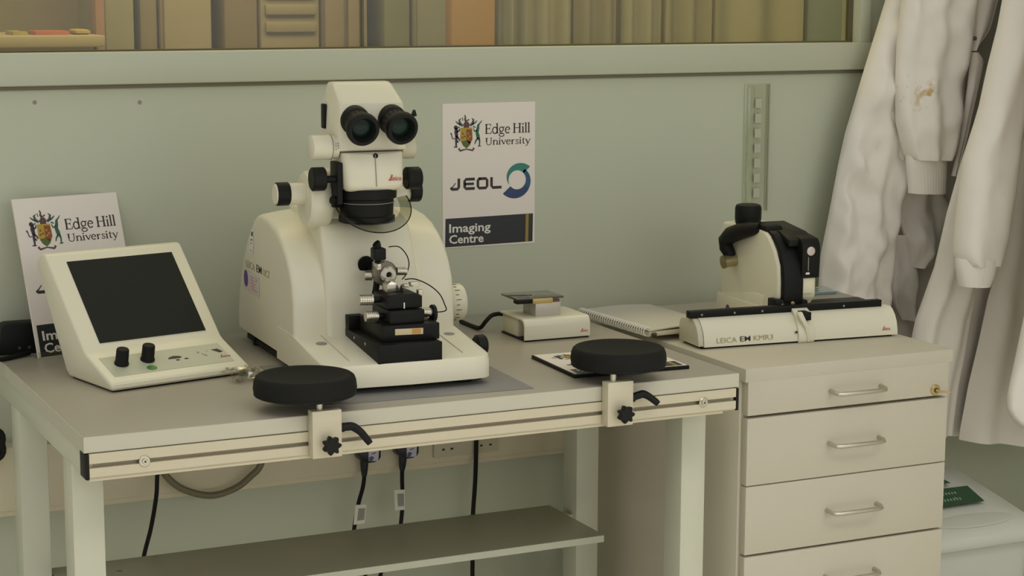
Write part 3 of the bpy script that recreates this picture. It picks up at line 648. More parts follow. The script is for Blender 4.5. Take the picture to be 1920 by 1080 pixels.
# binocular tube head
rings = []
for z, wl, vf, vb in ((.3895, .062, .166, .25), (.391, .0635, .162, .252), (.392, .064, .160, .252), (.455, .0605, .156, .25), (.472, .0585, .158, .248), (.478, .0572, .166, .246), (.501, .0545, .205, .243), (.505, .052, .212, .24), (.506, .048, .216, .236)):
    rings.append([(HU-wl, vf+.010, z), (HU-wl+.003, vf+.003, z), (HU-wl+.010, vf, z), (HU+wl-.010, vf, z), (HU+wl-.003, vf+.003, z), (HU+wl, vf+.010, z), (HU+wl, vb, z), (HU-wl, vb, z)])
bh = MB().loft(rings).build('binocular_tube', PLAST, um, 40)
MB().box(HU-.0655, HU-.060, .226, .246, .425, .468, .002).build('side_cover', BLACK, bh)
for du in (-.0315, .0345):
    e0 = Vector((HU+du, .160, .4440)); dr = Vector((.05 if du > 0 else -.02, -1, -.26)).normalized()
    ep = MB().lathe([(.0255, -.004), (.0258, .004), (.0250, .012), (.0225, .015), (.0222, .034), (.0268, .038), (.0285, .044), (.0285, .053), (.0265, .057), (.0215, .0575), (.0175, .050), (.0165, .044)], e0, dr, 44).build('eyepiece', BLACK, um, 35)
    MB().lathe([(.0168, 0), (.012, .0016), (.006, .0026), (.0005, .003)], e0+dr*.0445, dr, 32).build('eye_lens', LENS, ep, 60)
    for k in range(18):
        a = 2*PI*k/18; s1 = dr.orthogonal().normalized(); s2 = dr.cross(s1); c_ = e0+dr*.018+(s1*math.cos(a)+s2*math.sin(a))*.0224
        if k % 1 == 0: MB().cyl(c_, c_+dr*.014, .0014, n=6).build('grip_rib', BLACK, ep)
    if du > 0: MB().prism([(e0.x+.022, .450), (e0.x+.027, .462), (e0.x+.030, .452)], 'xz', .112, .124).build('eyecup_tab', BLACK, ep)
# objective, ring lamp and clear breath shield
ob = MB().lathe([(.050, 0), (.052, -.003), (.052, -.016), (.047, -.018), (.046, -.046), (.049, -.048), (.049, -.058), (.044, -.060), (.030, -.060)], (HU-.002, .1875, .324), (0, 0, 1), 44).build('objective', BLACK, um, 30)
MB().torus((HU-.002, .1875, .300), (0, 0, 1), .0472, .0007, 44, 6).build('objective_ring', GREY, ob)
MB().box(HU-.066, HU-.046, .18, .215, .292, .312, .003).build('lamp_clamp', BLACK, ob)
MB().lathe([(.006, 0), (.007, .002), (.007, .008)], (HU-.064, .17, .306), (-1, -.4, .2), 14).build('clamp_screw', BLACK, ob)
sc_, sn2, sd2 = Vector((HU+.004, .172, .297)), Vector((1, 0, 0)), Vector((0, -.766, -.643))
def rim(r_, t): return sc_+sn2*(r_*math.cos(t))+sd2*(r_*math.sin(t))
ts = [math.radians(-14+208*k/40) for k in range(41)]; nn = Vector((0, -.643, .766))
shd = MB().loft([[rim(.048, t), rim(.068, t), rim(.068, t)+nn*.0015, rim(.048, t)+nn*.0015] for t in ts]).build('breath_shield', SHIELD, um, 40)
MB().tube([rim(.068, t) for t in ts], .0010, 8).build('shield_rim', BLACK, shd)

# ------------------------------------------------------------------ small heater with block
ht = thing('specimen_warmer', 'small off-white bench stage with a folded front lip', 'lab device', (.938, .4125, TZ), math.radians(-1))
R_ = .014; HH = .043
poly = [(0, .003)]+[(R_-R_*math.cos(a), HH-R_+R_*math.sin(a)) for a in [PI/2*k/6 for k in range(7)]]+[(.115, HH), (.115, HH-.004)]+[(R_+.004-R_*math.cos(a), HH-R_-.004+R_*math.sin(a)) for a in [PI/2*k/6 for k in range(6, -1, -1)]]+[(.004, .003)]
MB().prism(poly, 'yz', 0, .140, .001).build('folded_plate', PLAST, ht, 40)
MB().box(.004, .136, .040, .113, .003, HH-.003, .003).build('housing', PLAST, ht)
MB().box(.002, .138, .001, .113, 0, .0035, .001).build('base_sheet', BLACK, ht)
leica().place('logo_print', RED, ht, (.118, .0002, .012), (1, 0, 0), (0, 0, 1), .00062, .0005)
MB().tube(smooth([(.03, .113, .025), (.010, .126, .034), (-.010, .128, .033), (-.024, .128, .022), (-.030, .140, .008), (-.03, .17, .004), (-.03, .24, .004)]), .0042, 10).build('power_cord', BLACK, ht)
bk = thing('metal_block', 'bright metal block carrying dark glass plates on the small stage', 'metal block', (.938+.036, .4125+.026, TZ+HH), math.radians(-1))
MB().box(0, .054, 0, .058, 0, .026, .0012).build('block', mat('satin_silver', (196, 188, 176), .4, .35), bk)
gp = MB().box(-.038, .062, .004, .078, .0325, .0365, .0006).build('glass_plate', mat('smoked_glass', (74, 72, 58), .12, 0, coat=.5), bk)
MB().box(-.038, .0, .002, .02, .026, .0335, .0006).build('dark_rail', BLACK2, gp)
MB().box(-.006, .036, -.002, .006, .0255, .0345, .0006).build('gold_bar', mat('gold_bar', (196, 172, 110), .4, .3), bk)
MB().box(.036, .052, .002, .01, .026, .031).build('red_strip', mat('dull_red', (110, 70, 50), .5), bk)

# ------------------------------------------------------------------ drawer cabinet
XC, YC, ZC, WC = 1.2181, .0674, TZ-.0118, .4645
cb = thing('drawer_cabinet', 'cream laminate drawer cabinet with bow handles and a lock', 'cabinet', (XC, YC, 0))
MB().box(-.002, WC, 0, .665, ZC-.0255, ZC, .0015).build('cabinet_top', CAB, cb)
MB().box(0, WC-.006, .022, .66, .02, ZC-.0255, .001).build('carcass', CABS, cb)
MB().box(.01, WC-.02, .04, .64, 0, .03).build('plinth', BLACK, cb)
ys = [ZC-.0295, ZC-.0930, ZC-.0945, ZC-.2205]
ed = [(-.0365, -.0995), (-.1050, -.2310), (-.2330, -.3620), (-.3665, -.50), (-.503, -.69)]
hz_ = [-.0685, -.1675, -.2965, -.425, -.56]
for i, (a, b) in enumerate(ed):
    a += TZ; b += TZ
    dr_ = MB().box(.004, WC-.0095, .0, .019, b, a, .0012).build('drawer', CAB, cb)
    MB().box(.008, WC-.014, .019, .30, b+.004, a-.004).build('drawer_box', CABS, dr_)
    zc_ = TZ+hz_[i]
    x0, x1 = .183, .296
    MB().tube([(x0, .001, zc_), (x0, -.016, zc_-.001), (x0+.004, -.023, zc_-.002), (x0+.012, -.026, zc_-.002), ((x0+x1)/2, -.027, zc_-.002), (x1-.012, -.026, zc_-.002), (x1-.004, -.023, zc_-.002), (x1, -.016, zc_-.001), (x1, .001, zc_)], .0042, 12).build('handle', STEEL, dr_)
    if i == 0:
        lk = MB().lathe([(.0105, 0), (.0105, .003), (.009, .0045)], (.4245, .001, zc_-.0195), (0, -1, 0), 26).build('lock', BRASS, dr_)
        MB().tube([(.4245, -.004, zc_-.0195), (.4275, -.010, zc_-.0205), (.4445, -.020, zc_-.0220)], [.0028, .0022, .0016], 8).build('key', BRASS, lk); MB().lathe([(.005, 0), (.005, .0006)], (.4245, -.0035, zc_-.0195), (0, -1, 0), 14).build('keyway', mat('dark_brass', (92, 76, 44), .4, .5), lk)

# ------------------------------------------------------------------ glass knife maker on the cabinet
km = thing('glass_knife_maker', 'off-white glass knife maker with black top knob, lever and long front bar', 'lab device', (1.2328, .2606, ZC), math.radians(-5))
KL = .436
arc = [(.092, .004), (.092, .040), (.084, .050), (.050, .056), (.030, .056), (.021, .051), (.012, .042), (.005, .030), (.001, .014), (0, .004)]
fb = MB().prism(arc, 'yz', .012, KL).build('front_bar', PLAST, km, 40)
sml = [(.022+(v-.022)*.94, z*.95+.002) for v, z in arc]
MB().prism(sml, 'yz', .0, .011, .001).build('end_cheek', PLAST2, fb, 40); MB().prism(sml, 'yz', .0105, .0125).build('joint', GREY, fb)
MB().box(.01, KL-.01, .006, .088, 0, .0045).build('underside', BLACK, fb)
rl = MB().box(-.006, KL-.020, .030, .046, .056, .0695, .001).build('guide_rail', BLACK2, km)
for u_ in (.02, .09, .15, .33): MB().lathe([(.0022, 0), (.0022, .0006)], (u_, .030, .062), (0, -1, 0), 10).build('rail_screw', GREY, rl)
# tongue over the front bar
tg = [(.001, -.001), (-.004, .004), (-.004, .016), (.001, .032), (.008, .046), (.018, .058), (.030, .064), (.030, .056), (.02, .05), (.012, .042), (.005, .03), (.001, .014)]
MB().prism(tg, 'yz', .213, .248, .0015).build('tongue', PLAST, km, 40)
wl_ = MB().prism([(.208, .060), (.218, .062), (.232, .035), (.238, .004), (.232, .002), (.226, .03)], 'xz', -.006, .004, .001).build('tongue_rib', PLAST, km)
MB().box(.222, .239, -.004, .028, .044, .060, .001).build('black_pad', BLACK2, km)
MB().lathe([(.0026, 0), (.0026, .001)], (.209, -.0002, .022), (0, -1, 0), 12).build('dot_screw', INK, fb)
text('LEICA', .010, .043).place('model_lettering', BEIGEPRT, fb, (.038, .0012, .0105), (1, 0, 0), (0, .06, 1), 1, .0012)
text('EM', .010, .022, .004).place('model_lettering', INK, fb, (.088, .0012, .0110), (1, 0, 0), (0, .06, 1), 1, .0012)
text('KMR3', .010, .042).place('model_lettering', BEIGEPRT, fb, (.117, .0012, .0110), (1, 0, 0), (0, .06, 1), 1, .0012)
leica().place('logo_print', RED, fb, (.400, .0012, .014), (1, 0, 0), (0, .06, 1), .0007, .0012)
# rear housing
bd = [(.092, .0), (.092, .05), (.062, .078), (.062, .110), (.066, .143), (.083, .172), (.108, .196), (.125, .204), (.172, .209), (.305, .203), (.318, .186), (.322, .12), (.308, .05), (.306, .0)]
hs = MB().prism(bd, 'yz', .200, .285, .006, 3).build('housing', PLAST, km, 45)
bd2 = [(.118, .0), (.118, .076), (.150, .077), (.315, .052), (.315, 0)]
MB().prism(bd2, 'yz', .197, .203, .002, 2).build('lower_cover', PLAST, hs, 40)
MB().prism([(.092, .0), (.092, .054), (.318, .0525), (.318, .0)], 'yz', .195, .202, .002).build('lower_cover', PLAST, hs)
FL().disc((0, 0), .0095, .011).place('purple_sticker', PURPLE, hs, (.1949, .265, .024), (0, -1, 0), (0, 0, 1), 1, .0004)
# black breaking arm down the front
am = [(.054, .056), (.048, .078), (.048, .112), (.054, .146), (.070, .176), (.096, .200), (.125, .2085), (.16, .214), (.16, .205), (.125, .198), (.10, .188), (.08, .165), (.072, .14), (.07, .10), (.07, .06)]
MB().prism(am, 'yz', .2065, .249, .002).build('breaking_arm', BLACK2, km, 40)
hdm = MB().prism([(.16, .208), (.085, .200), (.058, .196), (.049, .188), (.046, .175), (.048, .118), (.075, .118), (.16, .17)], 'yz', .244, .284, .003, 2).build('clamp_head', BLACK2, km, 40)
MB().prism([(.062, .193), (.10, .205), (.19, .215), (.19, .205), (.10, .19), (.062, .18)], 'yz', .222, .280, .002).build('top_cover', BLACK2, km)
MB().lathe([(.0088, 0), (.0088, .0015), (.0078, .002)], (.262, .0462, .172), (0, -1, 0), 26).build('silver_button', mat('satin_button', (200, 186, 180), .35, .3), hdm)
MB().box(.2565, .2580, .0455, .0465, .133, .160).build('slot_line', GREY, hdm); MB().box(.252, .260, .0452, .0466, .126, .130).build('slot_mark', WHITE, hdm)
MB().box(.250, .277, .055, .075, .086, .118, .003).build('white_block', mat('ivory_plastic', (232, 226, 196), .4), km)
# knob on top, lever and pivot on the left flank
MB().lathe([(.024, 0), (.026, .004), (.027, .014), (.027, .034), (.025, .040), (.020, .042)], (.224, .24, .203), (0, 0, 1), 36).build('top_knob', BLACK, km, 40)
lv = MB().tube([(.205, .150, .208), (.196, .170, .203), (.188, .205, .194), (.184, .235, .184), (.182, .255, .170), (.184, .256, .155), (.190, .250, .140), (.196, .244, .128)], [.010, .014, .017, .0175, .016, .0145, .012, .009], 14).build('lever', BLACK, km)
MB().box(.202, .24, .12, .165, .200, .216, .006).build('lever_mount', BLACK, lv)
MB().cyl((.204, .245, .131), (.172, .245, .127), .0125, n=26).build('pivot_knob', mat('satin_nickel', (176, 166, 128), .3, .7), km)
MB().lathe([(.0135, 0), (.0135, .003), (.011, .004)], (.174, .245, .1272), (-1, 0, -.12), 26).build('pivot_cap', mat('dull_brass', (140, 128, 92), .35, .6), km)
# scoring unit where arm and rail meet
cl = MB().box(.190, .232, .050, .085, .056, .078, .002).build('scoring_unit', BLACK2, km)
for (u_, z_, m_) in ((.204, .066, CHROME), (.214, .060, BLACK), (.226, .070, BRASS), (.240, .064, STEEL)): MB().lathe([(.004, 0), (.0045, .003), (.003, .005)], (u_, .050, z_), (0, -1, 0), 14).build('small_screw', m_, cl)
MB().box(.232, .262, .052, .09, .056, .074, .002).build('carriage', BLACK2, km)
# right-hand table with glass strips
tb = MB().box(.285, .425, .092, .235, .0, .055, .003).build('side_table', PLAST2, km)
MB().box(.250, .420, .090, .130, .055, .060, .001).build('table_plate', BLACK2, tb)
MB().box(.30, .42, .13, .225, .055, .059, .0005).build('table_mat', GREY, tb)
gl = thing('glass_strip', 'blue-tinted glass strips lying on the knife maker table', 'glass', (1.2328+.36, .2606+.145, ZC+.0592), math.radians(-5))
GB = mat('blue_glass', (120, 140, 142), .08, coat=.6)
for i in range(3): MB().box(-.05+.006*i, .055+.004*i, .004+.024*i, .026+.024*i, 0, .006, .0006).build('strip', GB, gl)

# ------------------------------------------------------------------ notebook across the gap
nb = thing('spiral_notebook', 'open white wire-bound notebook reaching from the bench onto the cabinet', 'notebook', (1.181, .366, TZ), math.radians(3))
MB().box(.004, .170, 0, .262, .0015, .009, .0008).build('pages', mat('page_block', (206, 198, 164), .7, var=.08, scale=6, stretch=(1, 1, 400)), nb)
cov = [[(u_, v, .0095+.004*math.sin(u_/.17*PI)+(.0020 if r else 0)) for u_ in [.002+.17*k/10 for k in range(11)]] for r in (0, 1) for v in (0, .264)]
PAGEC = mat('page_shade', (196, 190, 174), .6, var=.02)  # white paper darkened; the shade it lies in is put into the colour
vs = cov[0]+cov[1]+cov[2]+cov[3]; n = 11
MB().add(vs, [(i, i+1, n+i+1, n+i) for i in range(10)]+[(2*n+i, 2*n+i+1, 3*n+i+1, 3*n+i) for i in range(10)]+[(i, i+1, 2*n+i+1, 2*n+i) for i in range(10)]+[(n+i, n+i+1, 3*n+i+1, 3*n+i) for i in range(10)]).build('cover_page', PAGEC, nb)
MB().box(0, .175, 0, .264, 0, .0016, .0005).build('back_cover', mat('card', (190, 182, 160), .7), nb)
for k in range(30):
    MB().torus((.003, .007+.0086*k, .0085), (0, 1, 0), .0085, .0013, 14, 5).build('wire_loop', WHITE, nb)
MB().ell((.012, -.004, .0045), .006, .005, .004).build('dark_clip', mat('dark_brown', (70, 54, 34), .5), nb)

# ------------------------------------------------------------------ clear strip on the wall
a = pY(1395, 158, D); b = pY(1440, 158, D)
ac = thing('acrylic_holder', 'upright clear plastic strip fixed to the wall above the knife maker', 'plastic strip', (a.x, D-.0012, a.z-.28))
wd = b.x-a.x
MB().box(0, wd, -.004, 0, 0, .28, .0008).build('backing', GLASSY, ac)
MB().box(.004, .022, -.012, -.004, 0, .276, .003).build('tube', GLASSY, ac)
MB().box(wd-.0022, wd, -.010, -.004, 0, .28).build('edge_strip', mat('edge_grey', (166, 167, 146), .3), ac)
for k in range(7): MB().box(.027, .043, -.0048, -.004, .03+.033*k, .05+.033*k).build('scale_patch', mat('scale_patch', (182, 184, 163), .4), ac)

# ------------------------------------------------------------------ power box and cables at the left
pb = thing('power_adapter', 'black power adapter box on the bench behind the control console', 'power adapter', (.022, .690, TZ), 0)
MB().prism([(-.020, 0), (.095, 0), (.092, .052), (.085, .057), (-.002, .057), (-.010, .052)], 'xz', 0, .044, .003).build('case', BLACK, pb)
for k in range(3): MB().lathe([(.003, 0), (.003, .0006)], (.02+.018*k, 0, .012), (0, -1, 0), 10).build('indicator', mat('dim_lens', (70, 72, 80), .3), pb)
MB().tube([(-.018, .02, .012), (-.024, .0, .008), (-.026, -.03, .006)], .004, 8).build('cable', BLACK, pb)
cbl = MB().tube([(.055, .668, TZ+.006), (.035, .655, TZ+.0055), (.012, .640, TZ+.005), (-.010, .630, TZ+.0045), (-.04, .622, TZ-.001), (-.08, .62, TZ-.02), (-.13, .62, TZ-.06)], .0045, 10).build('black_cable', BLACK)
tag(cbl, 'black cable running over the left end of the bench from the adapter', 'cable')
co = MB()
pts = []
for k in range(90):
    t = k/89*2*PI*3.2; pts.append((-.030+.032*math.cos(t)+.006*math.sin(t*1.7), .695+.006*math.sin(t*.9), TZ-.165+.035*math.sin(t)+.004*math.cos(2.3*t)))
pts = [(-.012, .698, TZ-.19), (-.01, .696, TZ-.15)]+pts
co.tube(pts, .0048, 8); tag(co.build('cable_coil', BLACK), 'coil of black cable hanging beside the left rear bench leg', 'cable')
# cables and plugs below
ZTR = D-.045
def cable(name, pts, r, m, label): return tag(MB().tube(smooth(pts), r, 10).build(name, m), label, 'cable')
def pp(x, y, Y): v = pY(x, y, Y); return (v.x, v.y, v.z)
cable('black_cable', [pp(310, 780, .68), pp(296, 880, .68), pp(293, 930, .68), pp(283, 990, .68), pp(270, 1042, .67), pp(262, 1100, .66), pp(262, 1200, .66)], .0042, BLACK, 'black cable hanging down behind the left end of the shelf')
cable('grey_conduit', [pp(285, 800, .70), pp(296, 860, .70), pp(312, 893, .70), pp(345, 918, .70), pp(395, 929, .70), pp(440, 916, .70), pp(470, 893, .70), pp(490, 868, .70), pp(505, 800, .70)], .0068, CONDUIT, 'thick grey-brown cable sagging in a loop below the bench')
def socket(x0, x1, yb_):
    a = pY(x0, yb_, ZTR); b = pY(x1, yb_-8, ZTR); r = thing('wall_socket', 'cream double socket plate on the trunking with the single black lead', 'socket', ((a.x+b.x)/2, ZTR, a.z))
    h = (b.x-a.x)/2; MB().box(-h, h, -.008, 0, 0, .086, .002).build('face_plate', mat('socket_plate', (198, 190, 162), .4), r)
    for (u_, z_) in ((-h+.021, .0165), (-h+.040, .0165), (h-.040, .0165), (h-.019, .0165)): MB().box(u_-.003, u_+.003, -.0086, -.007, z_-.002, z_+.002).build('pin_hole', INK, r)
    return r
socket(811, 932, 858)
s2 = None
def plug(x, y, cord, tagp, label, tlabel):
    c = pY(x, y, ZTR); r = thing('mains_plug', label, 'plug', (c.x, ZTR, c.z))
    out = [(-.025, .022), (-.025, .008), (-.020, -.006), (-.008, -.013), (.010, -.013), (.020, -.010), (.024, -.002), (.024, .022), (.018, .034), (-.018, .034)]
    MB().prism(out, 'xz', -.034, 0, .004, 2).build('plug_body', PLUGM, r)
    FL().poly([(-4, -8), (17, -10), (19, 20), (-4, 22)]).place('plug_label', mat('lilac_label', (196, 194, 206), .5), r, (0, -.034, 0), (1, 0, 0), (0, 0, 1), .001, .0006)
    f = FL().poly([(-3, -8), (4, -8), (8, -1), (2, 2), (-3, -1)]); f.stroke([(3, 6), (12, 8)], 2); f.place('plug_print', mat('plug_blue', (84, 84, 120), .5), r, (0, -.034, 0), (1, 0, 0), (0, 0, 1), .001, .0009)
    o = Vector(r.location); P = [Vector(pp(a, b, ZTR-.018))-o for a, b in cord]
    MB().tube([P[0]+Vector((0, 0, .012)), P[0], P[0]+(P[1]-P[0])*.5, P[1]], [.0085, .0085, .0075, .0055], 12).build('strain_relief', PLUGM, r)
    MB().tube(smooth(P), .0042, 10).build('cord', BLACK, r)
    t = [Vector(pp(a, b, ZTR-.024))-o for a, b in tagp]
    tg_ = MB().loft([[q_ for q_ in t], [q_+Vector((0, .001, 0)) for q_ in t]]).build('cord_tag', WHITE, r)
    cc = sum(t, Vector())/4; MB().loft([[cc+(q_-cc)*.62+Vector((.0022, -.0006, 0)) for q_ in t], [cc+(q_-cc)*.62+Vector((.0022, 0, 0)) for q_ in t]]).build('tag_print', mat('tag_grey', (150, 146, 134), .6), tg_)
plug(683, 850, [(683, 868), (683, 892), (680, 915), (672, 945), (664, 992), (664, 1010), (674, 1040), (684, 1066), (684, 1120)], [(667, 947), (687, 946), (684, 981), (663, 984)], 'black mains plug with its cord leaning, beside the left armrest clamp', '')
plug(754, 842, [(755, 860), (754, 882), (754, 905), (755, 940), (752, 978), (748, 1010), (730, 1045), (716, 1066), (708, 1120)], [(739, 919), (759, 918), (759, 956), (741, 957)], 'black mains plug with its cord hanging straight, second from the left armrest clamp', '')
cable('black_cable', [pp(893, 800, ZTR-.012), pp(893, 830, ZTR-.014), pp(891, 900, ZTR-.014), pp(887, 960, ZTR-.014), pp(886, 1000, ZTR-.014), pp(886, 1050, ZTR-.014), pp(885, 1150, ZTR-.014)], .0046, BLACK, 'single straight black lead hanging from the double socket')

# ------------------------------------------------------------------ waste bin
bi = thing('waste_bin', 'grey-white plastic bin with green recycling label standing beside the drawer cabinet', 'bin', (1.890, .205, 0))
def rrect(hx, y0, y1, z, r, n=6):
    pts = []
    for (cx, cy, a0) in ((hx-r, y1-r, 0), (-hx+r, y1-r, 90), (-hx+r, y0+r, 180), (hx-r, y0+r, 270)):
        for k in range(n+1):
            a = math.radians(a0+90*k/n); pts.append((cx+r*math.cos(a), cy+r*math.sin(a), z))
    return pts
ZB = TZ-.442
MB().loft([rrect(.135, .04, .29, .0, .03), rrect(.138, .035, .295, .01, .035), rrect(.156, .012, .312, ZB-.02, .045)]).build('bin_body', BINW, bi, 50)
rg = [rrect(.163, .0, .325, ZB-.028, .05), rrect(.166, -.004, .328, ZB-.024, .052), rrect(.166, -.004, .328, ZB-.004, .052)]
def slope(ring, dz0, dz1): return [(x, y, z+dz0+(dz1-dz0)*max(0, min(1, y/.32))) for x, y, z in ring]
rg += [slope(rrect(.162, .0, .324, ZB, .05), 0, .050), slope(rrect(.148, .016, .305, ZB+.006, .045), .002, .060), slope(rrect(.06, .10, .22, ZB+.008, .03), .002, .062)]
lid = MB().loft(rg).build('lid', BINW, bi, 50)
def onlid(x, y): return Vector((x, y, ZB+.0125+.002+.060*max(0, min(1, y/.32))))
MB().lathe([(.5, 0), (.46, .2), (.40, .35)], (0, 0, 0), (0, 0, 1), 36).xform(Matrix.Translation((.01, .048, ZB+.0175)) @ Matrix.Rotation(math.radians(10), 4, 'X') @ Matrix.Diagonal((.21, .06, .006, 1))).build('lid_recess', mat('bin_plastic_grey', (188, 188, 178), .45), lid)
Ub, Vb = Vector((1, 0, 0)), Vector((0, .32, .060)).normalized()
lab = FL().poly([(-90, 0), (84, 0), (97, 76), (-90, 80)]); lb = lab.place('green_label', DKGREEN, lid, onlid(0, .103), Ub, Vb, .001, .0030)
FL().poly([(-90, 94), (66, 94), (60, 150), (-90, 150)]).place('green_label', DKGREEN, lid, onlid(0, .103), Ub, Vb, .001, .0045)
f = FL()
for row, y in ((0, 18), (1, 46)):
    x = -60
    while x < (44 if row == 0 else 52):
        h = random.choice((9, 9, 14)); f.stroke([(x, y), (x+1, y+h)], 2.6); f.stroke([(x+1, y+8), (x+5, y+9)], 2.2); x += 8
f.place('label_lettering', mat('pale_green_print', (150, 176, 150), .6), lb, onlid(0, .103), Ub, Vb, .001, .0036)
MB().torus((-.02, .006, ZB-.15), (0, 1, -.05), .05, .0022, 40, 6).build('moulded_ring', BINW, bi)

# ------------------------------------------------------------------ lab coats
COTS = mat('stained_cotton', (231, 224, 214), .9, var=.025, scale=20, bump=.15)
nt = COTS.node_tree; bs = nt.nodes['Principled BSDF']; src = bs.inputs['Base Color'].links[0].from_socket
geo = nt.nodes.new('ShaderNodeNewGeometry')
def spot(px_, py_, Y, rad, thr, sc):
    c = pY(px_, py_, Y)
    d = nt.nodes.new('ShaderNodeVectorMath'); d.operation = 'DISTANCE'; d.inputs[1].default_value = c
    nt.links.new(geo.outputs['Position'], d.inputs[0])
    mr = nt.nodes.new('ShaderNodeMapRange'); mr.inputs[1].default_value = rad; mr.inputs[2].default_value = rad*.2
    nt.links.new(d.outputs['Value'], mr.inputs[0])
    nz = nt.nodes.new('ShaderNodeTexNoise'); nz.inputs['Scale'].default_value = sc; nt.links.new(geo.outputs['Position'], nz.inputs['Vector'])
    r2 = nt.nodes.new('ShaderNodeMapRange'); r2.inputs[1].default_value = thr; r2.inputs[2].default_value = thr+.12; nt.links.new(nz.outputs['Fac'], r2.inputs[0])
    mu = nt.nodes.new('ShaderNodeMath'); mu.operation = 'MULTIPLY'; nt.links.new(mr.outputs[0], mu.inputs[0]); nt.links.new(r2.outputs[0], mu.inputs[1]); return mu.outputs[0]
a = spot(1742, 184, .60, .050, .52, 45); b = spot(1712, 174, .60, .05, .60, 70)
ad = nt.nodes.new('ShaderNodeMath'); ad.operation = 'ADD'; ad.use_clamp = True; nt.links.new(a, ad.inputs[0]); nt.links.new(b, ad.inputs[1])
mx = nt.nodes.new('ShaderNodeMix'); mx.data_type = 'RGBA'; nt.links.new(ad.outputs[0], mx.inputs['Factor']); nt.links.new(src, mx.inputs['A'])
mx.inputs['B'].default_value = [lin(v) for v in (184, 152, 80)]+[1]; nt.links.new(mx.outputs['Result'], bs.inputs['Base Color'])

def interp(rows, y):
    for i in range(len(rows)-1):
        a, b = rows[i], rows[i+1]
        if a[0] <= y <= b[0]:
            t = (y-a[0])/(b[0]-a[0]); return [a[k]+(b[k]-a[k])*t for k in (1, 2)]
    return list(rows[-1][1:3])
def bag(rows, Y, dep, seed=0, folds=(3, .008), crumple=.006, cs=7.0, back=.35, nc=44, step=9, hem=None):
    """closed cloth volume: outline rows (y, left, right) in photo pixels set on the plane Y, bulging and folded towards the room"""
    mb = MB(); rings = []; y0, y1 = rows[0][0], rows[-1][0]; n = max(3, int((y1-y0)/step))
    for i in range(n+1):
        y = y0+(y1-y0)*i/n; l, r = interp(rows, y); fr = []; bk_ = []
        for j in range(nc+1):
            s = -1+2*j/nc; yy = y+(hem(s) if hem and i == n else 0)
            p = pY(l+(r-l)*(j/nc), yy, Y); g = max(0, 1-abs(s)**2.6)**.5
            w_ = folds[1]*math.sin(s*folds[0]*PI+seed+1.1*math.sin(p.z*5+seed))*(.4+.6*i/n)
            q3 = Vector((p.x*cs+seed*3.1, seed*7.7, p.z*cs*.75))
            w_ += crumple*(noise.noise(q3)*1.6+.6*noise.noise(q3*2.3)+.9*(.25-abs(noise.noise(q3*1.5+Vector((5, 2, 1)))))+.45*noise.noise(q3*4.1))
            fr.append((p.x, Y-dep*g-w_*min(1, g*1.5), p.z)); bk_.append((p.x, Y+dep*back*g, p.z))
        rings.append(fr+bk_[::-1][1:-1])
    return mb.loft(rings)
def coat_parts(root, parts):
    o = Vector(root.location)
    for nm, mb, m in parts:
        mb.xform(Matrix.Translation(-o)); mb.build(nm, m, root, 70)
hookm = STEEL
def coat(label, X, Yh, parts):
    r = thing('lab_coat', label, 'coat', (X, Yh, .5)); coat_parts(r, parts); return r
# coat with the stained sleeve
A_l = bag([(-620, 1830, 1960), (-420, 1760, 1960), (-200, 1705, 1930), (0, 1660, 1860), (130, 1620, 1800), (250, 1584, 1735), (310, 1571, 1697), (400, 1554, 1682), (480, 1538, 1670), (560, 1533, 1663), (640, 1532, 1659), (800, 1530, 1655)], .700, .045, 1.3, (2.4, .009), .019, 9)
A_in = bag([(-400, 1760, 1960), (0, 1700, 1930), (200, 1690, 1860), (400, 1660, 1820), (620, 1640, 1800), (800, 1640, 1800)], .748, .014, 4.1, (3, .006), .010, 9)
A_f1 = bag([(330, 1690, 1750), (380, 1680, 1775), (430, 1690, 1778), (470, 1700, 1772), (500, 1700, 1735)], .715, .022, 2.2, (1.5, .010), .016, 12)
A_f2 = bag([(440, 1664, 1700), (480, 1662, 1720), (545, 1664, 1716), (600, 1690, 1712)], .718, .018, 6.2, (1.2, .008), .012, 12)
A_s = bag([(-620, 1850, 1970), (-420, 1770, 1920), (-200, 1712, 1856), (-60, 1694, 1828), (0, 1690, 1823), (80, 1681, 1819), (160, 1678, 1809), (230, 1679, 1799), (258, 1686, 1795), (280, 1692, 1788), (298, 1699, 1777)], .640, .048, 2.7, (2.6, .007), .012, 9)
A_c = bag([(290, 1699, 1773), (300, 1698, 1772), (345, 1702, 1770), (362, 1703, 1769)], .634, .032, .4, (14, .0005), .002, 10)
A_lap = bag([(-420, 1880, 1990), (-150, 1852, 1900), (0, 1834, 1872), (55, 1825, 1857), (95, 1821, 1829)], .612, .012, 1.1, (1, .004), .004, 8)
A_lap2 = bag([(98, 1821, 1832), (112, 1819, 1844), (160, 1814, 1834), (260, 1800, 1812), (330, 1784, 1793)], .612, .012, 3.3, (1, .003), .004, 8)
A_p = bag([(152, 1655, 1690), (170, 1652, 1690), (215, 1645, 1700), (270, 1642, 1705), (310, 1655, 1695)], .668, .012, 1.3, (2.2, .004), .014, 8.5)
cA = coat('white lab coat with a yellow-brown stain on its sleeve beside the window', 2.02, .72,
     [('front_panel', A_l, COTTON), ('inner_panel', A_in, COTTON), ('crumpled_fold', A_f1, COTTON), ('crumpled_fold', A_f2, COTTON), ('sleeve', A_s, COTS), ('cuff', A_c, COTTON), ('lapel', A_lap, COTTON), ('lapel', A_lap2, COTTON), ('breast_pocket', A_p, COTTON)])
p = pY(1828, 72, .597); MB().lathe([(.0045, -.01), (.0045, .001), (.003, .002)], Vector((p.x, p.y, p.z))-Vector(cA.location), (0, -1, 0), 16).build('button', mat('coat_stud', (96, 86, 78), .4), cA)
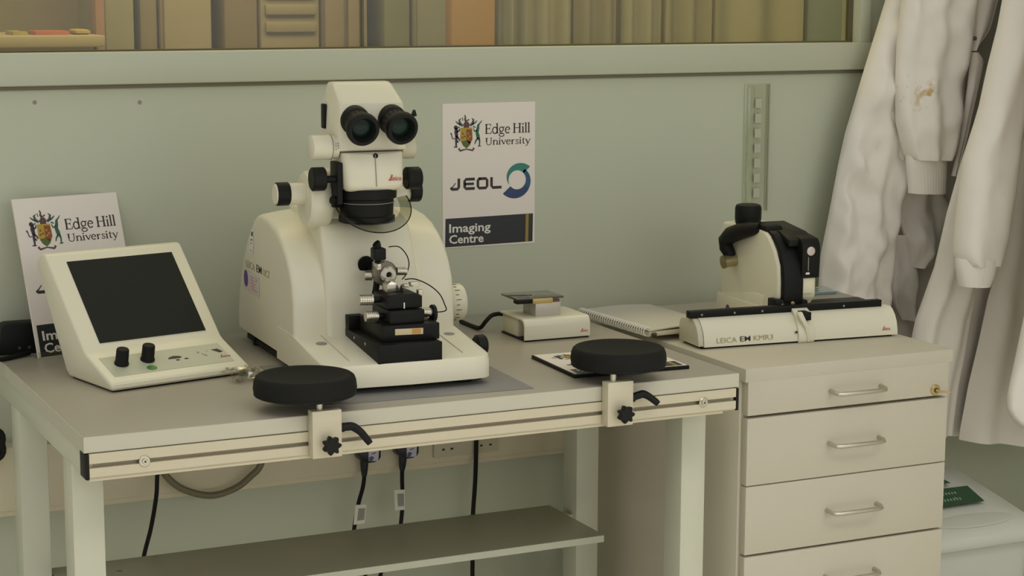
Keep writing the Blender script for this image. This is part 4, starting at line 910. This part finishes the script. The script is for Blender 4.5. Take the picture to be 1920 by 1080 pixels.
# middle coat
B_l = bag([(-620, 1990, 2080), (-300, 1930, 2050), (0, 1880, 2000), (100, 1862, 1960), (200, 1836, 1930), (300, 1803, 1900), (400, 1775, 1870), (500, 1752, 1838), (600, 1716, 1818), (700, 1695, 1801), (760, 1685, 1792), (815, 1678, 1784)], .548, .035, 5.2, (2, .010), .008, 5)
B_in = bag([(-300, 1940, 2060), (0, 1900, 2040), (300, 1840, 1990), (560, 1790, 1930), (815, 1755, 1880)], .585, .018, 7.7, (3, .006), .005, 6)
B_r = bag([(-620, 2000, 2160), (0, 1945, 2110), (330, 1899, 2080), (420, 1886, 2070), (480, 1876, 2060), (560, 1852, 2050), (640, 1835, 2040), (720, 1816, 2030), (800, 1801, 2025), (824, 1798, 2020)], .525, .030, 8.4, (2.4, .014), .006, 5, hem=lambda s: 9*(s+1)*.9)
B_s = bag([(-620, 1990, 2110), (-300, 1945, 2040), (0, 1880, 1962), (50, 1871, 1946), (130, 1851, 1927), (200, 1836, 1915), (300, 1806, 1904), (400, 1793, 1888), (450, 1788, 1880), (480, 1787, 1873), (496, 1796, 1868)], .440, .045, 9.6, (1.3, .005), .006, 7)
B_c = bag([(484, 1791, 1868), (492, 1790, 1866), (520, 1794, 1858), (536, 1797, 1851)], .430, .030, 1.9, (14, .0005), .002, 10)
coat('white lab coat with a clean cuffed sleeve hanging over the stained coat', 2.12, .60,
     [('front_panel', B_l, COTTON), ('inner_panel', B_in, COTTON), ('front_panel', B_r, COTTON), ('sleeve', B_s, COTTON), ('cuff', B_c, COTTON)])
# coat of which only a sleeve end shows
C_b = bag([(-620, 2040, 2200), (0, 1990, 2180), (400, 1955, 2160), (800, 1935, 2150)], .345, .030, 3.0, (2, .008), .006, 6)
C_s = bag([(-620, 2030, 2150), (0, 1985, 2075), (300, 1955, 2050), (500, 1938, 2020), (600, 1919, 2005), (680, 1902, 1985), (740, 1889, 1968), (768, 1888, 1958), (790, 1900, 1950), (802, 1915, 1946)], .265, .036, 5.5, (1.2, .006), .006, 8)
coat('white lab coat with one sleeve end above the waste bin', 2.2, .45, [('body', C_b, COTTON), ('sleeve', C_s, COTTON)])
# rail with hooks on the right wall, above the picture
hr = st(MB().box(2.528, 2.552, .20, .765, 1.98, 2.08, .004).build('trim_3', mat('varnished_wood', (150, 116, 76), .5, var=.2, scale=20, stretch=(8, 1, 8))))
for (hx, hy) in ((2.36, .68), (2.36, .53), (2.46, .33)):
    MB().tube(smooth([(2.53, hy, 2.03), (2.47, hy, 2.02), (hx, hy, 2.03), (hx-.03, hy, 2.06)]), .006, 10).build('hook', STEEL, hr)
